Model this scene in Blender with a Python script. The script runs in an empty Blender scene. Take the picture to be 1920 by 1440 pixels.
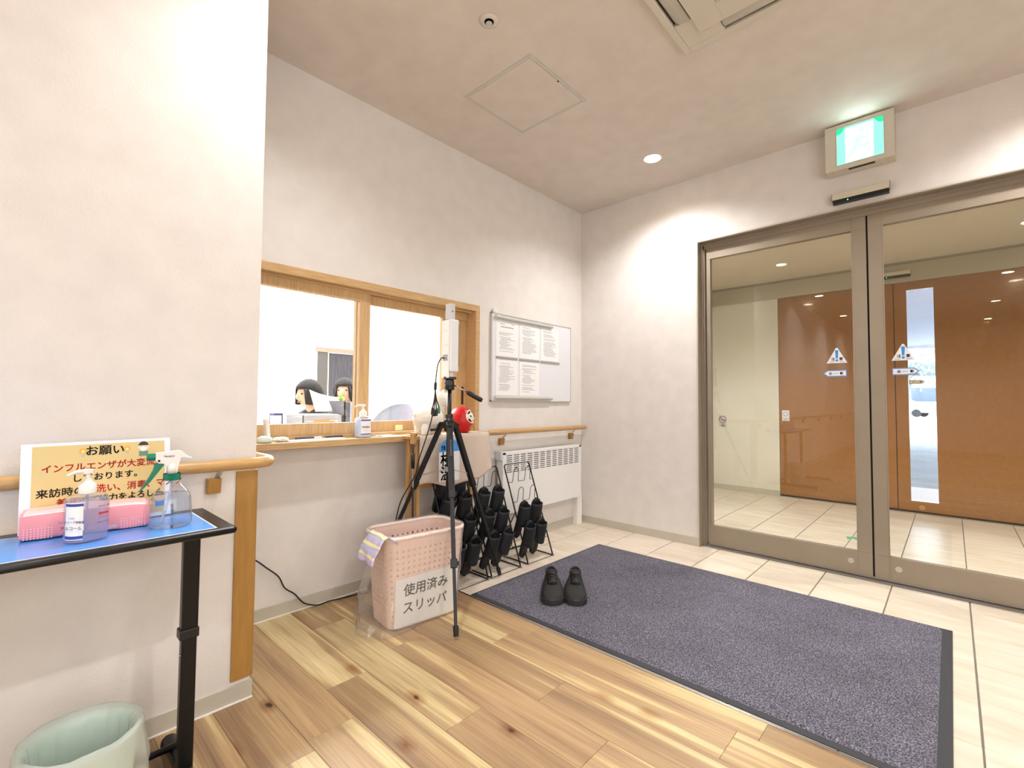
import bpy, math, random
from mathutils import Vector, Matrix, noise as mnoise
random.seed(7)
R = math.radians
PI = math.pi
SC = bpy.context.scene
COL = SC.collection

# ------------------------------------------------------------------ camera
camd = bpy.data.cameras.new('camera')
cam = bpy.data.objects.new('camera', camd)
COL.objects.link(cam)
camd.sensor_fit = 'HORIZONTAL'
camd.sensor_width = 36.0
camd.lens = 883.13 / 1920 * 36
camd.clip_start = 0.02
camd.clip_end = 400
yaw, pitch, roll = 0.7505, 0.0380, 0.0071
fw = Vector((math.cos(pitch)*math.cos(yaw), math.cos(pitch)*math.sin(yaw), math.sin(pitch)))
rt = fw.cross(Vector((0, 0, 1))).normalized()
up = rt.cross(fw)
r2 = rt*math.cos(roll) + up*math.sin(roll)
u2 = -rt*math.sin(roll) + up*math.cos(roll)
M = Matrix((r2, u2, -fw)).transposed().to_4x4()
M.translation = Vector((-3.3343, -2.3035, 1.0))
cam.matrix_world = M
SC.camera = cam

# ------------------------------------------------------------------ view, world, large lights
SC.view_settings.view_transform = 'Standard'
SC.view_settings.look = 'None'
SC.view_settings.exposure = 0.26
SC.view_settings.gamma = 1.0
SC.view_settings.use_curve_mapping = False
SC.cycles.max_bounces = 10
SC.cycles.diffuse_bounces = 5
SC.cycles.glossy_bounces = 5
SC.cycles.transmission_bounces = 8
SC.cycles.transparent_max_bounces = 24
SC.cycles.sample_clamp_indirect = 4.0
SC.cycles.caustics_reflective = False
SC.cycles.caustics_refractive = False
SC.cycles.use_denoising = True

W = bpy.data.worlds.new('overcast_sky'); SC.world = W; W.use_nodes = True
bg = W.node_tree.nodes['Background']
bg.inputs[0].default_value = (0.88, 0.93, 1.0, 1); bg.inputs[1].default_value = 11.0

LAMP_W = 94.0          # power of each hall downlight
LAMP_COL = (1.0, 0.99, 0.985)
H = 2.624              # ceiling height
LAMPS = [(-0.461, -0.885), (-0.461, -2.84), (-2.615, -0.885), (-2.615, -2.84), (-4.77, -0.885), (-4.77, -2.84),
         (-6.93, -0.885), (-6.93, -2.84), (-9.0, -0.885), (-9.0, -2.84)]
VEST_LAMPS = [(0.86, -0.92), (0.86, -2.84)]

def spot(name, loc, w, colr, size=144, blend=0.85, rad=0.05):
    l = bpy.data.lights.new(name, 'SPOT'); l.energy = w; l.color = colr
    l.spot_size = R(size); l.spot_blend = blend; l.shadow_soft_size = rad
    o = bpy.data.objects.new(name, l); COL.objects.link(o); o.location = loc
    return o
def area(name, loc, sx, sy, w, colr, rot=(0, 0, 0)):
    l = bpy.data.lights.new(name, 'AREA'); l.shape = 'RECTANGLE'; l.size = sx; l.size_y = sy; l.energy = w; l.color = colr
    o = bpy.data.objects.new(name, l); COL.objects.link(o); o.location = loc; o.rotation_euler = rot
    return o
for i, (x, y) in enumerate(LAMPS):
    spot('downlight_light', (x, y, H-0.012), LAMP_W*(0.64 if i == 2 else 1.0), LAMP_COL)
for x, y in VEST_LAMPS:
    spot('downlight_light', (x, y, 2.345-0.012), 130.0, (1.0, 0.985, 0.96))
# ceiling panels of the office behind the window
for x, y in ((-1.9, 1.9), (0.4, 1.9), (-1.9, 4.6), (0.4, 4.6), (2.3, 3.2)):
    area('office_panel_light', (x, y, H-0.03), 1.2, 0.6, 140.0, (0.97, 0.98, 1.0))
# fill light added behind the camera, standing in for unseen window daylight
area('hall_fill_light', (-4.6, -4.24, 1.45), 5.6, 1.5, 42.0, (0.98, 0.985, 1.0), (R(90), 0, 0))

# ------------------------------------------------------------------ materials
def lin(c):
    return tuple(((v/255)/12.92 if v/255 <= 0.04045 else ((v/255+0.055)/1.055)**2.4) for v in c)
class NT:
    def __init__(s, name):
        s.m = bpy.data.materials.new(name); s.m.use_nodes = True
        s.t = s.m.node_tree; s.b = s.t.nodes['Principled BSDF']; s.out = s.t.nodes['Material Output']
    def n(s, typ, **kw):
        nd = s.t.nodes.new(typ)
        for k, v in kw.items(): setattr(nd, k, v)
        return nd
    def l(s, a, b): s.t.links.new(a, b)
def ramp(nt, stops):
    r = nt.n('ShaderNodeValToRGB'); e = r.color_ramp.elements
    while len(e) < len(stops): e.new(0.5)
    for i, (p, c) in enumerate(stops):
        e[i].position = p; e[i].color = (*lin(c), 1)
    return r
def mat(name, c, rough=0.5, metal=0.0, bump=0.0, bscale=40, var=0.0, vscale=6, spec=0.5, emit=None, es=1.0, stretch=None, alpha=1.0, coat=0.0, trans=0.0, ior=1.45, sss=0.0):
    nt = NT(name); b = nt.b
    b.inputs['Base Color'].default_value = (*lin(c), 1)
    b.inputs['Roughness'].default_value = rough
    b.inputs['Metallic'].default_value = metal
    b.inputs['Specular IOR Level'].default_value = spec
    b.inputs['Coat Weight'].default_value = coat
    b.inputs['Transmission Weight'].default_value = trans
    b.inputs['IOR'].default_value = ior
    if emit is not None:
        b.inputs['Emission Color'].default_value = (*lin(emit), 1); b.inputs['Emission Strength'].default_value = es
    tc = None
    if bump or var:
        tc = nt.n('ShaderNodeTexCoord'); src = tc.outputs['Object']
        if stretch:
            mp = nt.n('ShaderNodeMapping'); mp.inputs['Scale'].default_value = stretch
            nt.l(src, mp.inputs[0]); src = mp.outputs[0]
    if var:
        nz = nt.n('ShaderNodeTexNoise'); nz.inputs['Scale'].default_value = vscale; nz.inputs['Detail'].default_value = 4
        nt.l(src, nz.inputs['Vector'])
        lo = tuple(max(0, v*(1-var)) for v in c); hi = tuple(min(255, v*(1+var)) for v in c)
        rp = ramp(nt, [(0.3, lo), (0.7, hi)])
        nt.l(nz.outputs['Fac'], rp.inputs[0]); nt.l(rp.outputs[0], b.inputs['Base Color'])
    if bump:
        nb = nt.n('ShaderNodeTexNoise'); nb.inputs['Scale'].default_value = bscale; nb.inputs['Detail'].default_value = 3
        nt.l(src, nb.inputs['Vector'])
        bp = nt.n('ShaderNodeBump'); bp.inputs['Strength'].default_value = bump; bp.inputs['Distance'].default_value = 0.002
        nt.l(nb.outputs['Fac'], bp.inputs['Height']); nt.l(bp.outputs[0], b.inputs['Normal'])
    return nt.m
def glass(name, tint=(255, 255, 255), refl=1.0, ior=1.5, rough=0.0, haze=0.0, hazec=(235, 238, 240)):
    nt = NT(name)
    tr = nt.n('ShaderNodeBsdfTransparent'); tr.inputs[0].default_value = (*lin(tint), 1)
    gl = nt.n('ShaderNodeBsdfGlossy'); gl.inputs['Roughness'].default_value = rough
    f0 = ((ior-1)/(ior+1))**2
    lw = nt.n('ShaderNodeLayerWeight'); lw.inputs['Blend'].default_value = 0.5
    pw_ = nt.n('ShaderNodeMath', operation='POWER'); pw_.inputs[1].default_value = 5.0; nt.l(lw.outputs['Facing'], pw_.inputs[0])
    fr = nt.n('ShaderNodeMath', operation='MULTIPLY_ADD'); fr.inputs[1].default_value = 1-f0; fr.inputs[2].default_value = f0; nt.l(pw_.outputs[0], fr.inputs[0])
    mu = nt.n('ShaderNodeMath', operation='MULTIPLY'); mu.inputs[1].default_value = refl; mu.use_clamp = True
    mx = nt.n('ShaderNodeMixShader')
    nt.l(fr.outputs[0], mu.inputs[0]); nt.l(mu.outputs[0], mx.inputs[0])
    if haze:
        df = nt.n('ShaderNodeBsdfDiffuse'); df.inputs[0].default_value = (*lin(hazec), 1)
        tl = nt.n('ShaderNodeBsdfTranslucent'); tl.inputs[0].default_value = (*lin(hazec), 1)
        m0 = nt.n('ShaderNodeMixShader'); m0.inputs[0].default_value = 0.5
        nt.l(df.outputs[0], m0.inputs[1]); nt.l(tl.outputs[0], m0.inputs[2])
        m1 = nt.n('ShaderNodeMixShader'); m1.inputs[0].default_value = haze
        nt.l(tr.outputs[0], m1.inputs[1]); nt.l(m0.outputs[0], m1.inputs[2]); nt.l(m1.outputs[0], mx.inputs[1])
    else:
        nt.l(tr.outputs[0], mx.inputs[1])
    nt.l(gl.outputs[0], mx.inputs[2]); nt.l(mx.outputs[0], nt.out.inputs[0])
    nt.t.nodes.remove(nt.b)
    return nt.m

def wallpaper(name, c):
    nt = NT(name); b = nt.b; b.inputs['Roughness'].default_value = 0.85; b.inputs['Specular IOR Level'].default_value = 0.2
    tc = nt.n('ShaderNodeTexCoord')
    n1 = nt.n('ShaderNodeTexNoise'); n1.inputs['Scale'].default_value = 9; n1.inputs['Detail'].default_value = 6
    nt.l(tc.outputs['Object'], n1.inputs['Vector'])
    rp = ramp(nt, [(0.3, tuple(v*0.965 for v in c)), (0.7, c)])
    nt.l(n1.outputs['Fac'], rp.inputs[0]); nt.l(rp.outputs[0], b.inputs['Base Color'])
    n2 = nt.n('ShaderNodeTexNoise'); n2.inputs['Scale'].default_value = 90; n2.inputs['Detail'].default_value = 4; n2.inputs['Distortion'].default_value = 1.5
    nt.l(tc.outputs['Object'], n2.inputs['Vector'])
    bp = nt.n('ShaderNodeBump'); bp.inputs['Strength'].default_value = 0.22; bp.inputs['Distance'].default_value = 0.004
    nt.l(n2.outputs['Fac'], bp.inputs['Height']); nt.l(bp.outputs[0], b.inputs['Normal'])
    return nt.m
def plank_mat():
    nt = NT('plank_wood'); b = nt.b
    b.inputs['Roughness'].default_value = 0.38; b.inputs['Specular IOR Level'].default_value = 0.35
    tc = nt.n('ShaderNodeTexCoord'); oi = nt.n('ShaderNodeObjectInfo')
    sp = nt.n('ShaderNodeSeparateXYZ'); nt.l(tc.outputs['Object'], sp.inputs[0])
    def vec(sx, sy, sr):
        c = nt.n('ShaderNodeCombineXYZ')
        for i, (src, k) in enumerate(((sp.outputs[0], sx), (sp.outputs[1], sy), (oi.outputs['Random'], sr))):
            m = nt.n('ShaderNodeMath', operation='MULTIPLY'); m.inputs[1].default_value = k
            nt.l(src, m.inputs[0]); nt.l(m.outputs[0], c.inputs[i])
        return c.outputs[0]
    band = nt.n('ShaderNodeTexNoise'); band.inputs['Scale'].default_value = 1; band.inputs['Detail'].default_value = 2; band.inputs['Distortion'].default_value = 0.4
    nt.l(vec(13, 0.55, 61), band.inputs['Vector'])
    rb = ramp(nt, [(0.26, (140, 112, 84)), (0.42, (168, 138, 103)), (0.555, (182, 153, 112)), (0.585, (204, 182, 134)), (0.72, (216, 196, 150))])
    nt.l(band.outputs['Fac'], rb.inputs[0])
    gr = nt.n('ShaderNodeTexNoise'); gr.inputs['Scale'].default_value = 1; gr.inputs['Detail'].default_value = 5; gr.inputs['Distortion'].default_value = 1.2
    nt.l(vec(130, 2.6, 23), gr.inputs['Vector'])
    rg = ramp(nt, [(0.25, (188, 180, 172)), (0.65, (255, 255, 255))])
    nt.l(gr.outputs['Fac'], rg.inputs[0])
    m1 = nt.n('ShaderNodeMixRGB', blend_type='MULTIPLY'); m1.inputs[0].default_value = 0.7
    nt.l(rb.outputs[0], m1.inputs[1]); nt.l(rg.outputs[0], m1.inputs[2])
    # knots
    vo = nt.n('ShaderNodeTexVoronoi'); vo.inputs['Scale'].default_value = 1.0
    wob = nt.n('ShaderNodeTexNoise'); wob.inputs['Scale'].default_value = 22; nt.l(tc.outputs['Object'], wob.inputs['Vector'])
    va = nt.n('ShaderNodeVectorMath', operation='MULTIPLY_ADD'); nt.l(wob.outputs['Color'], va.inputs[0]); va.inputs[1].default_value = (0.08, 0.08, 0)
    nt.l(vec(5.2, 2.9, 17), va.inputs[2]); nt.l(va.outputs[0], vo.inputs['Vector'])
    rk = ramp(nt, [(0.0, (66, 52, 44)), (0.035, (104, 82, 66)), (0.06, (214, 190, 168)), (0.17, (255, 255, 255))])
    nt.l(vo.outputs['Distance'], rk.inputs[0])
    m2 = nt.n('ShaderNodeMixRGB', blend_type='MULTIPLY'); m2.inputs[0].default_value = 1.0
    nt.l(m1.outputs[0], m2.inputs[1]); nt.l(rk.outputs[0], m2.inputs[2])
    # plank to plank brightness
    hv = nt.n('ShaderNodeHueSaturation'); mr = nt.n('ShaderNodeMapRange')
    nt.l(oi.outputs['Random'], mr.inputs[0]); mr.inputs[3].default_value = 0.86; mr.inputs[4].default_value = 1.08
    nt.l(mr.outputs[0], hv.inputs['Value']); nt.l(m2.outputs[0], hv.inputs['Color']); nt.l(hv.outputs[0], b.inputs['Base Color'])
    bp = nt.n('ShaderNodeBump'); bp.inputs['Strength'].default_value = 0.05; bp.inputs['Distance'].default_value = 0.001
    nt.l(gr.outputs['Fac'], bp.inputs['Height']); nt.l(bp.outputs[0], b.inputs['Normal'])
    return nt.m
def tile_mat():
    nt = NT('floor_tile_glaze'); b = nt.b; b.inputs['Roughness'].default_value = 0.33; b.inputs['Specular IOR Level'].default_value = 0.4
    tc = nt.n('ShaderNodeTexCoord'); oi = nt.n('ShaderNodeObjectInfo')
    mp = nt.n('ShaderNodeMapping'); mp.inputs['Scale'].default_value = (14, 3, 1)
    nt.l(tc.outputs['Object'], mp.inputs[0])
    ad = nt.n('ShaderNodeVectorMath', operation='ADD'); nt.l(mp.outputs[0], ad.inputs[0])
    cm = nt.n('ShaderNodeCombineXYZ'); mm = nt.n('ShaderNodeMath', operation='MULTIPLY'); mm.inputs[1].default_value = 40
    nt.l(oi.outputs['Random'], mm.inputs[0]); nt.l(mm.outputs[0], cm.inputs[2]); nt.l(cm.outputs[0], ad.inputs[1])
    nz = nt.n('ShaderNodeTexNoise'); nz.inputs['Scale'].default_value = 1.0; nz.inputs['Detail'].default_value = 5
    nt.l(ad.outputs[0], nz.inputs['Vector'])
    rp = ramp(nt, [(0.3, (206, 191, 171)), (0.7, (226, 214, 198))])
    nt.l(nz.outputs['Fac'], rp.inputs[0])
    hv = nt.n('ShaderNodeHueSaturation'); mr = nt.n('ShaderNodeMapRange')
    nt.l(oi.outputs['Random'], mr.inputs[0]); mr.inputs[3].default_value = 0.96; mr.inputs[4].default_value = 1.03
    nt.l(mr.outputs[0], hv.inputs['Value']); nt.l(rp.outputs[0], hv.inputs['Color']); nt.l(hv.outputs[0], b.inputs['Base Color'])
    return nt.m
def carpet_mat():
    nt = NT('mat_pile'); b = nt.b; b.inputs['Roughness'].default_value = 0.95; b.inputs['Specular IOR Level'].default_value = 0.1
    tc = nt.n('ShaderNodeTexCoord')
    nz = nt.n('ShaderNodeTexNoise'); nz.inputs['Scale'].default_value = 210; nz.inputs['Detail'].default_value = 3; nz.inputs['Roughness'].default_value = 0.7
    nt.l(tc.outputs['Object'], nz.inputs['Vector'])
    rp = ramp(nt, [(0.36, (58, 56, 65)), (0.5, (98, 95, 107)), (0.64, (156, 153, 165))])
    nt.l(nz.outputs['Fac'], rp.inputs[0])
    n2 = nt.n('ShaderNodeTexNoise'); n2.inputs['Scale'].default_value = 3.5; n2.inputs['Detail'].default_value = 3
    nt.l(tc.outputs['Object'], n2.inputs['Vector'])
    r2_ = ramp(nt, [(0.3, (226, 226, 226)), (0.7, (255, 255, 255))]); nt.l(n2.outputs['Fac'], r2_.inputs[0])
    m = nt.n('ShaderNodeMixRGB', blend_type='MULTIPLY'); m.inputs[0].default_value = 1
    nt.l(rp.outputs[0], m.inputs[1]); nt.l(r2_.outputs[0], m.inputs[2]); nt.l(m.outputs[0], b.inputs['Base Color'])
    bp = nt.n('ShaderNodeBump'); bp.inputs['Strength'].default_value = 0.6; bp.inputs['Distance'].default_value = 0.004
    nt.l(nz.outputs['Fac'], bp.inputs['Height']); nt.l(bp.outputs[0], b.inputs['Normal'])
    return nt.m

MT = {}
MT['wall'] = wallpaper('wallpaper_pale', (226, 221, 217))
MT['ceil'] = wallpaper('ceiling_paper', (218, 210, 202))
MT['wall_white'] = mat('office_wall_white', (236, 234, 230), 0.8, var=0.01)
MT['vest_wall'] = mat('cream_panel', (226, 221, 208), 0.5, var=0.02, vscale=2)
MT['vest_ceil'] = mat('vestibule_ceiling', (214, 204, 184), 0.8, bump=0.1, bscale=80)
MT['base'] = mat('baseboard_vinyl', (190, 184, 170), 0.6, var=0.02)
MT['white'] = mat('white_plastic', (232, 231, 227), 0.35)
MT['caulk'] = mat('white_caulk', (240, 238, 233), 0.5)
MT['oak'] = mat('light_wood_trim', (194, 160, 114), 0.45, var=0.07, vscale=5, stretch=(2, 30, 30))
MT['oak_v'] = mat('light_wood_upright', (198, 164, 118), 0.45, var=0.07, vscale=5, stretch=(30, 30, 2))
MT['guard'] = mat('corner_guard_wood', (166, 124, 62), 0.45, var=0.05, vscale=4, stretch=(20, 20, 2))
MT['rail'] = mat('handrail_wood', (190, 152, 100), 0.3, var=0.05, vscale=5, stretch=(3, 30, 30))
MT['metal'] = mat('bracket_metal', (190, 190, 188), 0.35, metal=0.7)
MT['steel'] = mat('brushed_steel', (200, 200, 200), 0.25, metal=1.0)
MT['bronze'] = mat('bronze_frame', (150, 138, 122), 0.42, metal=0.15, var=0.02)
MT['header'] = mat('champagne_header', (192, 187, 170), 0.28, metal=0.45)
MT['sensor'] = mat('sensor_champagne', (214, 206, 188), 0.3, metal=0.15)
MT['black'] = mat('black_plastic', (22, 22, 23), 0.4)
MT['blackmet'] = mat('black_metal', (20, 19, 19), 0.3, metal=0.3)
MT['tripod'] = mat('tripod_grey', (42, 42, 45), 0.4, metal=0.5)
MT['rubber'] = mat('black_rubber', (30, 30, 32), 0.7)
MT['darkgap'] = mat('dark_gap', (12, 11, 10), 0.8)
MT['plank'] = plank_mat()
MT['tile'] = tile_mat()
MT['grout'] = mat('grout', (124, 117, 108), 0.9)
MT['subfloor'] = mat('plank_joint', (96, 70, 48), 0.9)
MT['pile'] = carpet_mat()
MT['matedge'] = mat('mat_rubber_edge', (52, 52, 57), 0.7)
MT['browndoor'] = mat('brown_door_veneer', (156, 106, 58), 0.16, var=0.03, vscale=40, spec=0.5, coat=0.3)
MT['glass'] = glass('clear_glass', (250, 252, 250), refl=1.25)
MT['officeglass'] = glass('office_glass', (252, 253, 253), refl=1.0)
MT['slotglass'] = glass('slot_glass', (240, 245, 248), refl=1.2)
MT['lamp'] = mat('downlight_glow', (255, 250, 240), 0.5, emit=(255, 248, 236), es=14)
MT['panelglow'] = mat('office_panel_glow', (255, 255, 255), 0.5, emit=(250, 252, 255), es=8)
MT['exit_white'] = mat('exit_panel_white', (200, 255, 235), 0.5, emit=(225, 250, 250), es=9.0)
MT['exit_green'] = mat('exit_panel_green', (120, 220, 180), 0.5, emit=(135, 242, 205), es=0.9)
MT['exit_man'] = mat('exit_runner_green', (120, 230, 190), 0.5, emit=(212, 252, 240), es=0.9)
MT['led'] = mat('green_led', (60, 255, 150), 0.5, emit=(60, 255, 150), es=6)
MT['beigebox'] = mat('sign_housing', (206, 200, 186), 0.5)
MT['slipper'] = mat('slipper_navy', (21, 22, 29), 0.62, bump=0.3, bscale=300)
MT['slipsole'] = mat('slipper_sole', (19, 20, 24), 0.55, bump=0.2, bscale=200)
MT['shoe'] = mat('shoe_black_suede', (27, 27, 28), 0.7, bump=0.4, bscale=250)
MT['shoe_dark'] = mat('shoe_lining', (12, 12, 13), 0.5)
MT['shoe_sole'] = mat('shoe_sole', (44, 44, 45), 0.55)
MT['pink'] = mat('basket_pink', (244, 216, 204), 0.4, sss=0.1)
MT['paper'] = mat('white_paper', (238, 238, 238), 0.7)
MT['ink'] = mat('black_ink', (22, 18, 18), 0.7)
MT['greyink'] = mat('grey_print', (160, 160, 168), 0.8)
MT['darkgrey'] = mat('magnet_grey', (158, 158, 160), 0.5)
MT['redink'] = mat('red_ink', (204, 44, 34), 0.6)
MT['blueink'] = mat('blue_ink', (58, 70, 150), 0.6)
MT['film'] = glass('plastic_film', (254, 253, 252), refl=1.6, ior=1.45, rough=0.08, haze=0.19)
MT['binbag'] = glass('bin_bag_film', (240, 248, 243), refl=0.8, ior=1.4, rough=0.25, haze=0.55, hazec=(240, 244, 241))
MT['bin'] = mat('pale_green_bin', (218, 232, 223), 0.5)
MT['cloth'] = mat('beige_cloth', (206, 190, 177), 0.9, bump=0.3, bscale=250, var=0.03)
MT['woodstand'] = mat('stand_wood', (184, 142, 90), 0.5, var=0.08, vscale=5, stretch=(20, 20, 2))
MT['red'] = mat('daruma_red', (206, 26, 26), 0.4)
MT['facewhite'] = mat('daruma_face', (240, 226, 212), 0.5)
MT['plush'] = mat('white_plush', (240, 234, 222), 0.95, bump=0.9, bscale=130)
MT['board'] = mat('whiteboard', (226, 226, 232), 0.3)
MT['alum'] = mat('aluminium_trim', (206, 206, 200), 0.35, metal=0.3)
MT['radiator'] = mat('heater_enamel', (228, 227, 225), 0.35)
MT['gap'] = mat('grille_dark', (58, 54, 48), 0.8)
MT['blue'] = mat('blue_table_sheet', (72, 150, 236), 0.15, var=0.12, vscale=3, coat=0.3)
MT['yellow'] = mat('notice_yellow', (208, 186, 126), 0.35)
MT['laminate'] = mat('laminate_margin', (226, 228, 234), 0.2)
MT['skin'] = mat('skin', (226, 176, 144), 0.5)
MT['tissue'] = mat('tissue_pink', (240, 152, 158), 0.3, var=0.05)
MT['tissue_l'] = mat('tissue_light_pink', (250, 196, 198), 0.3)
MT['bottle'] = glass('clear_bottle', (252, 252, 254), refl=1.3, ior=1.4, haze=0.03)
MT['gel'] = glass('sanitiser_gel', (244, 246, 252), refl=0.5, ior=1.3, haze=0.28, hazec=(216, 222, 242))
MT['liquid'] = glass('bottle_water', (242, 248, 254), refl=0.8, ior=1.33, haze=0.04, hazec=(226, 236, 250))
MT['milky'] = glass('milky_tube', (228, 232, 238), refl=1.0, haze=0.5)
MT['green'] = mat('sprayer_green', (10, 120, 92), 0.35)
MT['sheetblue'] = mat('label_blue', (76, 150, 224), 0.5)
MT['hair'] = mat('dark_hair', (26, 23, 22), 0.9, bump=0.5, bscale=90)
MT['blackcloth'] = mat('black_jacket', (36, 38, 44), 0.8)
MT['greycloth'] = mat('pale_grey_cloth', (132, 138, 154), 0.9)
MT['greymesh'] = mat('grey_tray', (168, 166, 170), 0.5)
MT['orange'] = mat('orange_print', (240, 150, 90), 0.6)
MT['doordark'] = mat('dark_doorway', (64, 60, 58), 0.35)
MT['curtain'] = mat('dark_blind', (70, 68, 76), 0.7, var=0.15, vscale=3, stretch=(20, 1, 1))
MT['lime'] = mat('lime_green', (160, 214, 90), 0.5)
MT['navy'] = mat('navy_plastic', (60, 62, 110), 0.4)
MT['paleyellow'] = mat('pale_yellow_blind', (240, 236, 190), 0.7)
MT['towel_p'] = mat('towel_lilac', (202, 190, 226), 0.9, bump=0.5, bscale=200, var=0.06, vscale=30)
MT['towel_y'] = mat('towel_yellow', (240, 238, 176), 0.9, bump=0.5, bscale=200)
MT['asphalt'] = mat('asphalt', (150, 154, 160), 0.9, var=0.06, vscale=2)
MT['apron'] = mat('apron_tile', (214, 200, 196), 0.5)
MT['soffit'] = mat('canopy_soffit', (214, 208, 216), 0.7)
MT['facade'] = mat('pale_facade', (190, 196, 206), 0.8)
MT['darkglass'] = mat('dark_glazing', (88, 98, 112), 0.1)
MT['leaf'] = mat('street_leaf', (150, 166, 140), 0.8, var=0.15, vscale=4)
MT['bark'] = mat('street_bark', (128, 126, 134), 0.9)
MT['carwhite'] = mat('car_white', (235, 238, 242), 0.2, coat=0.5)

# ------------------------------------------------------------------ mesh helpers
ORG = {}
_fontcache = {}
def _text_mesh(body, bold):
    k = (body, bold)
    if k not in _fontcache:
        c = bpy.data.curves.new('lettering_curve', 'FONT'); c.body = body; c.resolution_u = 3
        c.offset = bold
        o = bpy.data.objects.new('lettering_tmp', c); COL.objects.link(o)
        dg = bpy.context.evaluated_depsgraph_get()
        m = bpy.data.meshes.new_from_object(o.evaluated_get(dg))
        vs = [tuple(v.co[:2]) for v in m.vertices]; fs = [tuple(p.vertices) for p in m.polygons]
        bpy.data.objects.remove(o); bpy.data.curves.remove(c); bpy.data.meshes.remove(m)
        _fontcache[k] = (vs, fs)
    return _fontcache[k]
class MB:
    def __init__(s): s.v = []; s.f = []; s.mi = []
    def add(s, vs, fs, m=0):
        b = len(s.v); s.v += [tuple(v) for v in vs]
        for f in fs: s.f.append(tuple(i+b for i in f)); s.mi.append(m)
        return s
    def box(s, x0, x1, y0, y1, z0, z1, m=0, mtx=None):
        vs = [Vector((x, y, z)) for z in (z0, z1) for y in (y0, y1) for x in (x0, x1)]
        if mtx is not None: vs = [mtx @ v for v in vs]
        return s.add(vs, [(0, 2, 3, 1), (4, 5, 7, 6), (0, 1, 5, 4), (2, 6, 7, 3), (0, 4, 6, 2), (1, 3, 7, 5)], m)
    def cbox(s, x0, x1, y0, y1, z0, z1, c=0.003, m=0):
        # slab with chamfered top edges
        vs = [(x0, y0, z0), (x1, y0, z0), (x1, y1, z0), (x0, y1, z0), (x0, y0, z1-c), (x1, y0, z1-c), (x1, y1, z1-c), (x0, y1, z1-c),
              (x0+c, y0+c, z1), (x1-c, y0+c, z1), (x1-c, y1-c, z1), (x0+c, y1-c, z1)]
        fs = [(3, 2, 1, 0), (8, 9, 10, 11)]
        for i in range(4):
            j = (i+1) % 4
            fs += [(i, j, j+4, i+4), (i+4, j+4, j+8, i+8)]
        return s.add(vs, fs, m)
    def bar(s, p, q, w, h, m=0, upv=(0, 0, 1)):
        p = Vector(p); q = Vector(q); d = (q-p).normalized(); u = Vector(upv)
        if abs(d.dot(u)) > 0.98: u = Vector((0, 1, 0))
        sd = d.cross(u).normalized(); u = sd.cross(d)
        vs = [a + sd*x*w/2 + u*z*h/2 for a in (p, q) for x, z in ((-1, -1), (1, -1), (1, 1), (-1, 1))]
        return s.add(vs, [(0, 3, 2, 1), (4, 5, 6, 7)] + [(i, (i+1) % 4, (i+1) % 4+4, i+4) for i in range(4)], m)
    def tube(s, pts, r, n=10, m=0, caps=True, sq=None):
        pts = [Vector(p) for p in pts]; k = len(pts)
        rs = r if isinstance(r, (list, tuple)) else [r]*k
        vs = []; prev = None
        for i, p in enumerate(pts):
            if i == 0: d = pts[1]-p
            elif i == k-1: d = p-pts[i-1]
            else: d = (pts[i+1]-p).normalized() + (p-pts[i-1]).normalized()
            d.normalize()
            if prev is None:
                a = Vector((0, 0, 1)) if abs(d.z) < 0.9 else Vector((1, 0, 0))
                u = d.cross(a).normalized()
            else:
                u = (prev - d*prev.dot(d)).normalized()
            prev = u; w = d.cross(u)
            for j in range(n):
                t = 2*PI*j/n
                ku, kw = math.cos(t), math.sin(t)
                if sq: kw *= sq
                vs.append(p + (u*ku + w*kw)*rs[i])
        fs = [(i*n+j, i*n+(j+1) % n, (i+1)*n+(j+1) % n, (i+1)*n+j) for i in range(k-1) for j in range(n)]
        if caps: fs += [tuple(range(n-1, -1, -1)), tuple((k-1)*n+j for j in range(n))]
        return s.add(vs, fs, m)
    def cyl(s, p, q, r0, r1=None, n=20, m=0): return s.tube([p, q], [r0, r0 if r1 is None else r1], n, m)
    def lathe(s, prof, cx=0, cy=0, n=24, m=0, sx=1.0, sy=1.0, rot=0.0, power=None, caps=True):
        vs = []
        for r, z in prof:
            for j in range(n):
                t = 2*PI*j/n; c, sn = math.cos(t), math.sin(t)
                if power:
                    c = math.copysign(abs(c)**power, c); sn = math.copysign(abs(sn)**power, sn)
                x, y = r*c*sx, r*sn*sy
                vs.append((cx + x*math.cos(rot)-y*math.sin(rot), cy + x*math.sin(rot)+y*math.cos(rot), z))
        k = len(prof)
        fs = [(i*n+j, i*n+(j+1) % n, (i+1)*n+(j+1) % n, (i+1)*n+j) for i in range(k-1) for j in range(n)]
        if caps and prof[0][0] > 1e-6: fs.append(tuple(range(n-1, -1, -1)))
        if caps and prof[-1][0] > 1e-6: fs.append(tuple((k-1)*n+j for j in range(n)))
        return s.add(vs, fs, m)
    def prism(s, poly, fn, t0, t1, m=0):
        # poly in 2-D, fn(a, b, t) -> 3-D point
        n = len(poly); vs = [fn(a, b, t) for t in (t0, t1) for a, b in poly]
        return s.add(vs, [tuple(range(n-1, -1, -1)), tuple(range(n, 2*n))] + [(i, (i+1) % n, (i+1) % n+n, i+n) for i in range(n)], m)
    def sphere(s, c, r, n=16, k=10, m=0, scale=(1, 1, 1), fn=None):
        c = Vector(c); vs = []
        for i in range(k+1):
            ph = PI*i/k
            for j in range(n):
                t = 2*PI*j/n
                d = Vector((math.sin(ph)*math.cos(t), math.sin(ph)*math.sin(t), -math.cos(ph)))
                rr = r*(fn(d) if fn else 1)
                vs.append(c + Vector((d.x*scale[0], d.y*scale[1], d.z*scale[2]))*rr)
        return s.add(vs, [(i*n+j, i*n+(j+1) % n, (i+1)*n+(j+1) % n, (i+1)*n+j) for i in range(k) for j in range(n)], m)
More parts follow.
